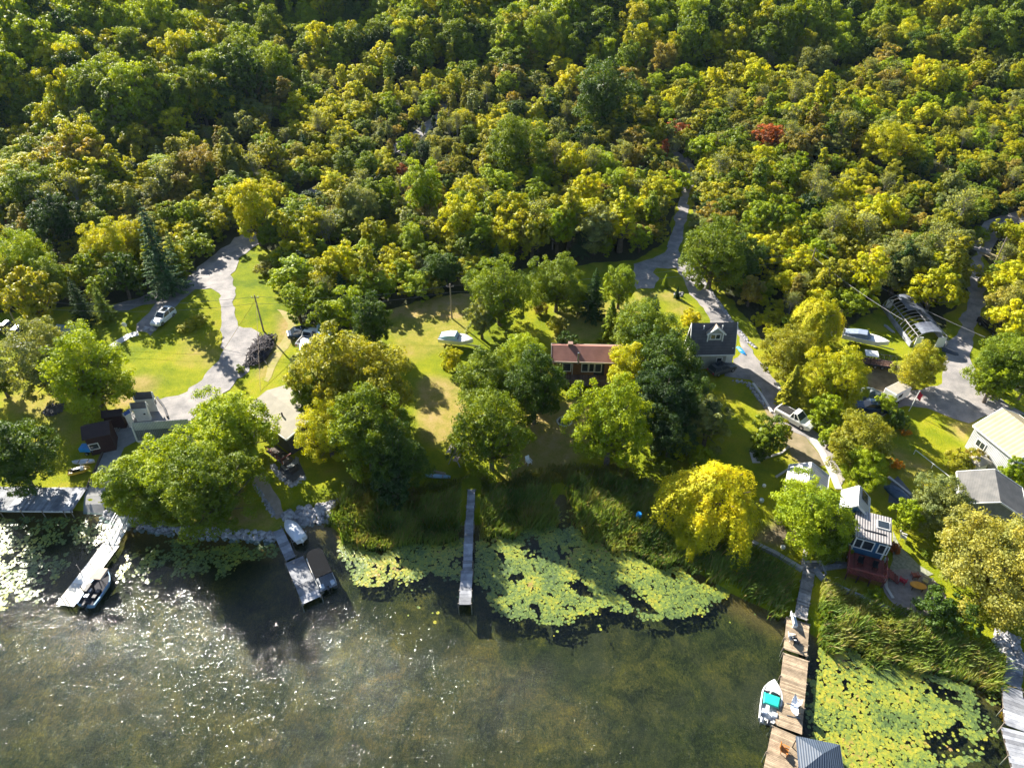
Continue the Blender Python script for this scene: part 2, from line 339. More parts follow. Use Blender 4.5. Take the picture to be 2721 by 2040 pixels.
calm = ramp(nt, math_(nt, 'MULTIPLY', math_(nt, 'SUBTRACT', yy, 40.0), .07, True), [(0, (1, 1, 1)), (.75, (.22, .22, .22))])
hh = math_(nt, 'MULTIPLY', hh, calm)
bu = N.new('ShaderNodeBump'); bu.inputs['Strength'].default_value = 1.0; bu.inputs['Distance'].default_value = .11; L.new(hh, bu.inputs['Height'])
gi = N.new('ShaderNodeNewGeometry'); dt = N.new('ShaderNodeVectorMath'); dt.operation = 'DOT_PRODUCT'; L.new(gi.outputs['Incoming'], dt.inputs[0]); L.new(bu.outputs[0], dt.inputs[1])
ab = math_(nt, 'SUBTRACT', 1.0, math_(nt, 'ABSOLUTE', dt.outputs['Value']), True)
frv = math_(nt, 'ADD', math_(nt, 'MULTIPLY', math_(nt, 'POWER', ab, 5.0), .93), .032)     # the same from above and from below
gl = N.new('ShaderNodeBsdfGlossy'); gl.inputs['Roughness'].default_value = .08; L.new(bu.outputs[0], gl.inputs['Normal'])
tr = N.new('ShaderNodeBsdfTransparent'); tr.inputs[0].default_value = (.76, .90, .84, 1)
mx = N.new('ShaderNodeMixShader'); L.new(frv, mx.inputs[0]); L.new(tr.outputs[0], mx.inputs[1]); L.new(gl.outputs[0], mx.inputs[2]); L.new(mx.outputs[0], N['Material Output'].inputs[0])
wm.materials.append(m); tag(link('lake_water', wm), kind='structure')

# draped sheets: cut the outline into 1.5 m cells, then lay every corner on the land
from mathutils.geometry import delaunay_2d_cdt
def drape(name, poly, mat, lift=.05, cell=1.2, rough=0.0, kind='structure'):
    pts = []; n = len(poly)
    for i in range(n):
        a, c = poly[i], poly[(i + 1) % n]; d = math.hypot(c[0] - a[0], c[1] - a[1]); k = max(1, int(d / 1.0))
        for j in range(k):
            t = j / k; x, y = a[0] + (c[0] - a[0]) * t, a[1] + (c[1] - a[1]) * t
            if rough and j: x += (float(vnoise(x, y, 1.3, 5)) - .5) * rough; y += (float(vnoise(x, y, 1.3, 6)) - .5) * rough
            pts.append((x, y))
    nb = len(pts); A = np.array(pts); gx, gy = np.meshgrid(np.arange(A[:, 0].min(), A[:, 0].max(), cell), np.arange(A[:, 1].min(), A[:, 1].max(), cell))
    gx, gy = gx.ravel(), gy.ravel(); k = inpoly(gx, gy, pts); gx, gy = gx[k], gy[k]
    if sum(A[i][0] * A[(i + 1) % nb][1] - A[(i + 1) % nb][0] * A[i][1] for i in range(nb)) < 0: order = list(range(nb))[::-1]
    else: order = list(range(nb))
    allp = [Vector(p) for p in pts] + [Vector((x, y)) for x, y in zip(gx, gy)]
    vs, _, fs, *_r = delaunay_2d_cdt(allp, [], [order], 1, 1e-4)
    B = np.array([(v.x, v.y) for v in vs]); zz = hgt(B[:, 0], B[:, 1]) + lift
    V3 = [(x, y, z) for (x, y), z in zip(B, zz)]; F3 = []
    for f in fs:
        (x1, y1), (x2, y2), (x3, y3) = [B[i] for i in f[:3]]
        F3.append(tuple(f) if (x2 - x1) * (y3 - y1) - (x3 - x1) * (y2 - y1) > 0 else tuple(reversed(f)))
    me = bpy.data.meshes.new(name); me.from_pydata(V3, [], F3); me.materials.append(mat); o = link(name, me)
    return tag(o, kind=kind)
def ribbon(pts, w):
    L_, R_ = [], []
    for i, p in enumerate(pts):
        a, c = pts[max(i - 1, 0)], pts[min(i + 1, len(pts) - 1)]; d = math.hypot(c[0] - a[0], c[1] - a[1]) or 1; nx_, ny_ = -(c[1] - a[1]) / d, (c[0] - a[0]) / d
        L_.append((p[0] + nx_ * w / 2, p[1] + ny_ * w / 2)); R_.append((p[0] - nx_ * w / 2, p[1] - ny_ * w / 2))
    return L_ + R_[::-1]
GRAVEL, nt, N, L, b = newmat('gravel'); P = N.new('ShaderNodeNewGeometry').outputs['Position']
f1 = noise(nt, P, 7, 4, .7); f2 = noise(nt, P, .5, 5, .6); f3 = noise(nt, P, .12, 2)
c = ramp(nt, f2, [(.3, (.17, .165, .165)), (.5, (.27, .255, .25)), (.62, (.34, .315, .30)), (.75, (.42, .36, .29))]); c = mixc(nt, 1.0, c, ramp(nt, f1, [(.3, (.78, .78, .8)), (.7, (1.12, 1.1, 1.08))]), 'MULTIPLY')
L.new(c, b.inputs['Base Color']); b.inputs['Roughness'].default_value = .9; bump(nt, b, f1, .5, .04)
DIRT = M('packed_dirt', (.30, .235, .15), (.16, .14, .07), .6, .95, .3)
CONC = M('concrete', (.52, .50, .47), (.38, .37, .35), 1.1, .85, .2)
CONCW = M('pale_concrete', (.66, .64, .62), (.5, .49, .47), 1.3, .8, .2)
drape('gravel_road', ROADS['left'], GRAVEL, .06, rough=1.1)
drape('gravel_road', ROADS['mid'], GRAVEL, .06, rough=1.1)
drape('gravel_road', ROADS['right'], GRAVEL, .06, rough=1.1)
drape('gravel_driveway', ROADS['drive'], GRAVEL, .055, rough=1.1)
drape('concrete_ramp_lane', ROADS['ramp'], M('worn_concrete', (.30, .30, .30), (.22, .22, .22), 1.0, .9, .3), .07)
for ln in (LANE_A, LANE_B, LANE_C): drape('gravel_road', ribbon(ln, 3.6), GRAVEL, .08, cell=3)
drape('side_path', ribbon([GX(2604, 670), GX(2660, 690), GX(2730, 705)], 1.6), DIRT, .07)
drape('dirt_path', ribbon([GX(2035, 1050), GX(2070, 1110), GX(2120, 1180), GX(2160, 1240)], 3.2), DIRT, .03, rough=.8)
drape('dirt_path', wpoly([(790, 850), (770, 832), (735, 822), (765, 860), (757, 890), (722, 945), (700, 1010), (712, 1015), (745, 950), (785, 895)]), M('worn_grass', (.36, .28, .13), (.24, .24, .05), .9, .95, .3), .03, rough=.6)
drape('concrete_path', ribbon([GX(291, 926), GX(318, 908), GX(342, 893), GX(368, 886)], 1.3), CONCW, .08)
drape('gravel_path', wpoly([(678, 1268), (700, 1255), (745, 1330), (757, 1368), (735, 1380), (715, 1350), (683, 1308), (668, 1290)]), M('pinkish_gravel', (.42, .34, .28), (.30, .25, .19), 1.5, .95, .4), .04, rough=.4)
drape('stone_patio', wpoly([(2372, 1410), (2390, 1450), (2440, 1500), (2480, 1525), (2440, 1540), (2390, 1530), (2365, 1555), (2380, 1590), (2370, 1592), (2352, 1560), (2360, 1520), (2372, 1490)]), M('cobble', (.34, .35, .27), (.16, .17, .12), 3.5, .9, .6), .05)
FP = G(2428, 1572)
drape('gravel_patio', [(FP[0] + 3.2 * math.cos(t), FP[1] + 2.9 * math.sin(t)) for t in np.linspace(0, 2 * math.pi, 28, endpoint=False)], M('patio_gravel', (.34, .29, .27), (.24, .20, .19), 2.5, .95, .4), .06)
drape('dark_patio', wpoly([(745, 1238), (790, 1215), (812, 1262), (770, 1290), (742, 1262)]), M('dark_paving', (.10, .10, .105), (.06, .06, .065), 2, .85, .2), .06)
drape('stepping_stone_path', ribbon([GX(2000, 1195), GX(2010, 1230), GX(2060, 1100)][:2], 1.0), CONCW, .04)
drape('paved_pad', wpoly([(2385, 1265), (2440, 1330), (2425, 1345), (2360, 1335), (2365, 1285)]), M('blue_grey_paving', (.16, .17, .19), (.09, .10, .12), 1.2, .8, .2), .06)
drape('walkway', ribbon([GX(2158, 1164), GX(2185, 1205), GX(2212, 1260), GX(2228, 1300)], .9), CONC, .10)
# ---------------------------------------------------------------- trees
def unit(a): return a / (np.linalg.norm(a, axis=-1, keepdims=True) + 1e-9)
def leafquads(pos, nor, size, rng, asp=.75):
    n = len(pos); nor = unit(nor); r = unit(rng.randn(n, 3)); a = unit(np.cross(nor, r)); bb = np.cross(nor, a)
    s = (size * (.7 + .6 * rng.rand(n)))[:, None] if np.isscalar(size) else (size * (.7 + .6 * rng.rand(n)))[:, None]
    a = a * s * .5; bb = bb * s * .5 * asp; lift = nor * s * .10
    V = np.stack([pos - a, pos - bb + lift, pos + a, pos + bb + lift], 1).reshape(-1, 3)
    return V, np.arange(4 * n).reshape(-1, 4)
def crown(name, seed, H, W, kind='round', nl=12, nc=9, npl=70, leaf=.42, mat=None, base=.22):
    """billowing crown: big boughs -> leaf clumps -> single leaf faces"""
    rng = np.random.RandomState(seed); rx = W / 2; zb = H * base; rz = (H - zb) / 2; cz = zb + rz
    P_, N_, T_ = [], [], []; lobes = []
    ga = math.pi * (3 - math.sqrt(5))
    az = rng.rand() * 6.28; an = .10 + .12 * rng.rand()
    for i in range(nl):
        zt = 1 - 1.78 * (i + .5) / nl; ph = i * ga + rng.rand() * 1.1; rr = max(0, 1 - zt * zt) ** (.5 if zt > 0 else .33); out = 1 + an * math.cos(2 * (ph - az)) + .16 * math.sin(3 * ph + seed)
        f = (.52 + .34 * rng.rand()) * out; c = np.array([rr * math.cos(ph) * rx * f, rr * math.sin(ph) * rx * f, cz + zt * rz * (.60 + .32 * rng.rand())])
        if kind == 'poplar': c[:2] *= .8 * (1 - .35 * max(zt, 0))
        lobes.append((c, rx * (.23 + .15 * rng.rand()) * (.9 if zt < -.3 else 1)))
    lobes.append((np.array([0, 0, cz]), rx * .45))
    for c, r in lobes:
        ax = unit(c - np.array([0, 0, cz - rz * .35])); ltint = .5 + .22 * (rng.rand() - .5)
        for k in range(nc):
            d = unit(rng.randn(3) + 1.1 * ax + np.array([0, 0, .35])); cc = c + d * r * (.55 + .5 * rng.rand()) * np.array([1, 1, 1.12 if kind != 'poplar' else 1.5])
            rc = r * (.34 + .20 * rng.rand()); n = int(npl * (.7 + .6 * rng.rand())); dd = unit(rng.randn(n, 3) + .5 * d)
            p = cc + dd * rc * (rng.rand(n, 1) ** .35) * np.array([1, 1, .78]); ct = ltint + .26 * (rng.rand() - .5)
            P_.append(p); N_.append(dd * .8 + rng.randn(n, 3) * .45 + np.array([0, 0, .35])); T_.append(ct + .25 * (rng.rand(n) - .5))
    P_ = np.concatenate(P_); N_ = np.concatenate(N_); T_ = np.clip(np.concatenate(T_), 0, 1)
    k = P_[:, 2] > zb * .55; P_, N_, T_ = P_[k], N_[k], T_[k]
    V, F = leafquads(P_, N_, leaf, rng)
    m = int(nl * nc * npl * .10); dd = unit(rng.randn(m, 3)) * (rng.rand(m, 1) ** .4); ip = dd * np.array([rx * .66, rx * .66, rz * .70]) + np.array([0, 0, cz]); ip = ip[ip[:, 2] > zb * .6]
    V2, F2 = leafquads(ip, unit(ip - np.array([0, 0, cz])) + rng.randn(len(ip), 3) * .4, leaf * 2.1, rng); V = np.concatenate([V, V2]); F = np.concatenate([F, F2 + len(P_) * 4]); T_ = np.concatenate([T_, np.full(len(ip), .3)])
    trunk = MB(); tr = .028 * H + .04
    trunk.tube([(0, 0, -.3), (.05 * rng.randn(), .05 * rng.randn(), H * .2), (0.02 * H * rng.randn(), .02 * H * rng.randn(), H * .62)], [tr * 1.25, tr * .9, tr * .35], 8)
    for c, r in lobes[:-1]:
        z0 = H * (.16 + .30 * rng.rand()); trunk.tube([(0, 0, z0), tuple(c * np.array([.5, .5, .5]) + np.array([0, 0, z0 * .35])), tuple(c)], [tr * .45, tr * .28, tr * .1], 5, False)
    return mesh_np(name, V, F, T_, mat or LEAF), trunk
def willow(name, seed, H, W, n=420, leaf=.34, mat=None, drop=.5):
    rng = np.random.RandomState(seed); rx = W / 2; P_, N_, T_ = [], [], []
    for i in range(n):
        ph = rng.rand() * 6.283; u = rng.rand() ** .6; bul = 1 + .22 * math.sin(ph * 3 + seed) + .12 * math.sin(ph * 7)
        x, y = math.cos(ph) * rx * u * .86 * bul, math.sin(ph) * rx * u * .86 * bul
        z = H * (1 - .42 * u ** 2.2) * (.90 + .12 * rng.rand()); ln = H * drop * (.35 + .65 * u) * (.5 + .7 * rng.rand()); t0 = .5 + .4 * (rng.rand() - .5)
        m = int(26 + ln * 9); s = np.sort(rng.rand(m)); out = np.array([math.cos(ph), math.sin(ph)])
        p = np.stack([x + out[0] * s ** .6 * .9, y + out[1] * s ** .6 * .9, z - ln * s ** 1.25], 1) + rng.randn(m, 3) * np.array([.17, .17, .12])
        P_.append(p); N_.append(np.stack([out[0] * (.4 + s), out[1] * (.4 + s), 1.2 - s], 1) + rng.randn(m, 3) * .35); T_.append(t0 + .2 * (rng.rand(m) - .5) + .12 * (1 - s))
    for i in range(60):
        d = unit(rng.randn(3)); p = d * np.array([rx * .55, rx * .55, H * .22]) + np.array([0, 0, H * .62]); m = 50
        P_.append(p + rng.randn(m, 3) * .6); N_.append(rng.randn(m, 3) + d); T_.append(np.full(m, .35))
    P_ = np.concatenate(P_); N_ = np.concatenate(N_); T_ = np.clip(np.concatenate(T_), 0, 1); k = P_[:, 2] > .3; P_, N_, T_ = P_[k], N_[k], T_[k]
    V, F = leafquads(P_, N_, leaf, rng, .5); trunk = MB(); tr = .035 * H
    trunk.tube([(0, 0, -.3), (.1, 0, H * .25), (0, .1, H * .45)], [tr * 1.3, tr, tr * .7], 9)
    for k in range(7):
        a = k * .9 + rng.rand() * .4; trunk.tube([(0, .05, H * .36), (math.cos(a) * rx * .3, math.sin(a) * rx * .3, H * .7), (math.cos(a) * rx * .62, math.sin(a) * rx * .62, H * .86)], [tr * .5, tr * .3, tr * .1], 5, False)
    return mesh_np(name, V, F, T_, mat or LEAF), trunk
def spruce(name, seed, H, W, leaf=.36, tiers=20, mat=None, dens=1.0):
    rng = np.random.RandomState(seed); P_, N_, T_ = [], [], []
    for t in range(tiers):
        f = t / (tiers - 1); z = H * (.10 + .88 * f); r = W / 2 * (1 - f) ** .85 + .12; nb = max(4, int(11 * (1 - f * .6)))
        for k in range(nb):
            a = k * 6.283 / nb + rng.rand() * .5 + t; rr = r * (.72 + .45 * rng.rand()); m = int((12 + 26 * rr) * dens); s = rng.rand(m) ** .75
            w = .16 * rr * (1.15 - s); lat = (rng.rand(m) - .5) * 2 * w * 1.6
            x = math.cos(a) * s * rr - math.sin(a) * lat; y = math.sin(a) * s * rr + math.cos(a) * lat; zz = z - .28 * rr * s + .10 * rr * s ** 3 - np.abs(lat) * .3 + rng.randn(m) * .05
            P_.append(np.stack([x, y, zz], 1)); N_.append(np.stack([np.cos(a) * .35 + 0 * s, np.sin(a) * .35 + 0 * s, 1 + 0 * s], 1) + rng.randn(m, 3) * .35); T_.append(.42 + .25 * s + .2 * (rng.rand(m) - .5) + .12 * (rng.rand() - .5))
    P_ = np.concatenate(P_); N_ = np.concatenate(N_); T_ = np.clip(np.concatenate(T_), 0, 1)
    V, F = leafquads(P_, N_, leaf, rng, .45); trunk = MB().tube([(0, 0, -.3), (0, 0, H * .5), (0, 0, H * .97)], [.02 * H + .05, .013 * H + .03, .02], 7)
    return mesh_np(name, V, F, T_, mat or NEEDLE), trunk
def bare(name, seed, H, W):
    """grey half-dead tree: many upswept twigs, few leaves"""
    rng = np.random.RandomState(seed); tw = MB(); tw.tube([(0, 0, -.3), (.05, 0, H * .35), (.1, .1, H * .8)], [.12, .09, .03], 6)
    tips = []
    for i in range(26):
        a = i * 2.4 + rng.rand(); z0 = H * (.18 + .6 * rng.rand()); r = W / 2 * (.35 + .65 * rng.rand()) * (1.15 - z0 / H); e = np.array([math.cos(a) * r, math.sin(a) * r, min(H, z0 + H * (.2 + .3 * rng.rand()))])
        tw.tube([(0.05, 0, z0), tuple(e * np.array([.45, .45, 1]) - np.array([0, 0, H * .06])), tuple(e)], [.06, .04, .015], 4, False)
        for j in range(7):
            q = e * np.array([.6 + .4 * rng.rand()] * 2 + [1]) - np.array([0, 0, rng.rand() * H * .12]); q2 = q + np.array([rng.randn() * .5, rng.randn() * .5, .5 + .7 * rng.rand()]); tw.tube([tuple(q), tuple(q2)], [.022, .008], 3, False); tips.append(q2)
    tips = np.array(tips); p = np.repeat(tips, 9, 0) + rng.randn(len(tips) * 9, 3) * .35; n = len(p)
    V, F = leafquads(p, rng.randn(n, 3) + np.array([0, 0, .5]), .26, rng); return mesh_np(name, V, F, np.clip(.5 + .3 * rng.randn(n), 0, 1), LEAF), tw
def trunkmesh(name, mb, mat=BARK):
    me = bpy.data.meshes.new(name); me.from_pydata(mb.v, [], mb.f); me.materials.append(mat); me.update(); return me
PROTO = {}
def reg(key, pair, H, W, tm=BARK): PROTO[key] = (pair[0], trunkmesh('trunk', pair[1], tm), H, W)
for i in range(3): reg(f'round{i}', crown('crown', 11 + i, 13.5, 12, 'round', 40, 9, 56, .29, base=.02), 13.5, 12)
for i in range(2): reg(f'oval{i}', crown('crown', 21 + i, 13, 9, 'round', 34, 9, 50, .28, base=.03), 13, 9)
for i in range(4): reg(f'young{i}', crown('crown', 31 + i, 7.5, 5.6, 'round', 20, 7, 34, .27, base=.06), 7.5, 5.6)
for i in range(3): reg(f'poplar{i}', crown('crown', 41 + i, 10, 4.0, 'poplar', 20, 6, 40, .25, base=.08), 10, 4.6)
for i in range(3): reg(f'shrub{i}', crown('crown', 51 + i, 3.8, 5.4, 'shrub', 18, 7, 34, .24, base=.0), 3.8, 5.4)
for i in range(3): reg(f'forest{i}', crown('crown', 61 + i, 13, 9.5, 'round', 26, 7, 34, .42, base=.2), 13, 9.5)
reg('willow0', willow('crown', 3, 11, 11), 11, 11); reg('willow1', willow('crown', 8, 9, 13, 460, .32, None, .6), 9, 13)
reg('plume', crown('crown', 71, 10, 14, 'round', 44, 10, 56, .27, base=.04), 10, 14)
reg('spruce0', spruce('crown', 5, 12, 6), 12, 6); reg('spruce1', spruce('crown', 6, 9, 5.2, .34, 16), 9, 5.2)
reg('cedar', spruce('crown', 7, 6, 2.6, .30, 18, None, 1.6), 6, 2.6)
BARKG = M('grey_bark', (.38, .35, .33), (.22, .20, .19), 3, .9, .3); reg('bare', bare('crown', 9, 8, 4.5), 8, 4.5, BARKG)
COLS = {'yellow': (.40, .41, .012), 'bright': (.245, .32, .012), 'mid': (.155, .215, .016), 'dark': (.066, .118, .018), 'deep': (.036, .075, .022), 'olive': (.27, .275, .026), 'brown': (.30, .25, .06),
        'grey': (.22, .25, .10), 'rust': (.32, .10, .035), 'pale': (.31, .30, .085), 'gold': (.43, .42, .014), 'blue': (.050, .10, .050), 'orange': (.55, .27, .015)}
WORDS = {'yellow': 'bright yellow-green', 'bright': 'fresh green', 'mid': 'mid-green', 'dark': 'dark green', 'deep': 'very dark green', 'olive': 'olive-green', 'brown': 'brownish', 'grey': 'grey-green', 'rust': 'rust-red',
         'pale': 'pale silvery-green', 'gold': 'golden-yellow', 'blue': 'bluish-green', 'orange': 'orange'}
TREES = []
def put_tree(key, X, Y, s, rz, tcol, label, cat='tree', group=None, name=None, sz=1.0):
    cm, tm, H, W = PROTO[key]; z = gz(X, Y)
    nm = name or ('conifer_tree' if key[:5] in ('spruc', 'cedar') else 'willow_tree' if key[:5] == 'willo' else 'shrub' if key[:5] == 'shrub' else 'dead_tree' if key == 'bare' else 'leafy_tree')
    t = tag(link(nm, None, loc=(X, Y, z - .05), rot=(0, 0, rz), scl=(s, s, s * sz)), label, cat, group)
    c = link('crown', cm, t); c['tcol'] = [float(v) for v in tcol]; k = link('trunk', tm, t); TREES.append((X, Y, s * W / 2)); return t
def hero(dx, dy, dw, key, col, label, group=None, cat='tree', sz=1.0, hf=.58, name=None, D=1.2306):
    """dx,dy,dw: centre and width of the crown in the picture; the trunk is set where that crown must stand"""
    H, W = PROTO[key][2], PROTO[key][3]; x, y, w = dx * D, dy * D, dw * D; s = 1.0; p = G(x, y, 4)
    for _ in range(10):
        dep = proj(*p)[2]; s = (w / FPX * dep) / (W * .97); p = G(x, y, H * s * sz * hf)
    c = np.array(COLS[col]) * (.92 + .16 * random.random()); return put_tree(key, p[0], p[1], s, random.random() * 6.28, c, label, cat, group, name, sz)
random.seed(4)
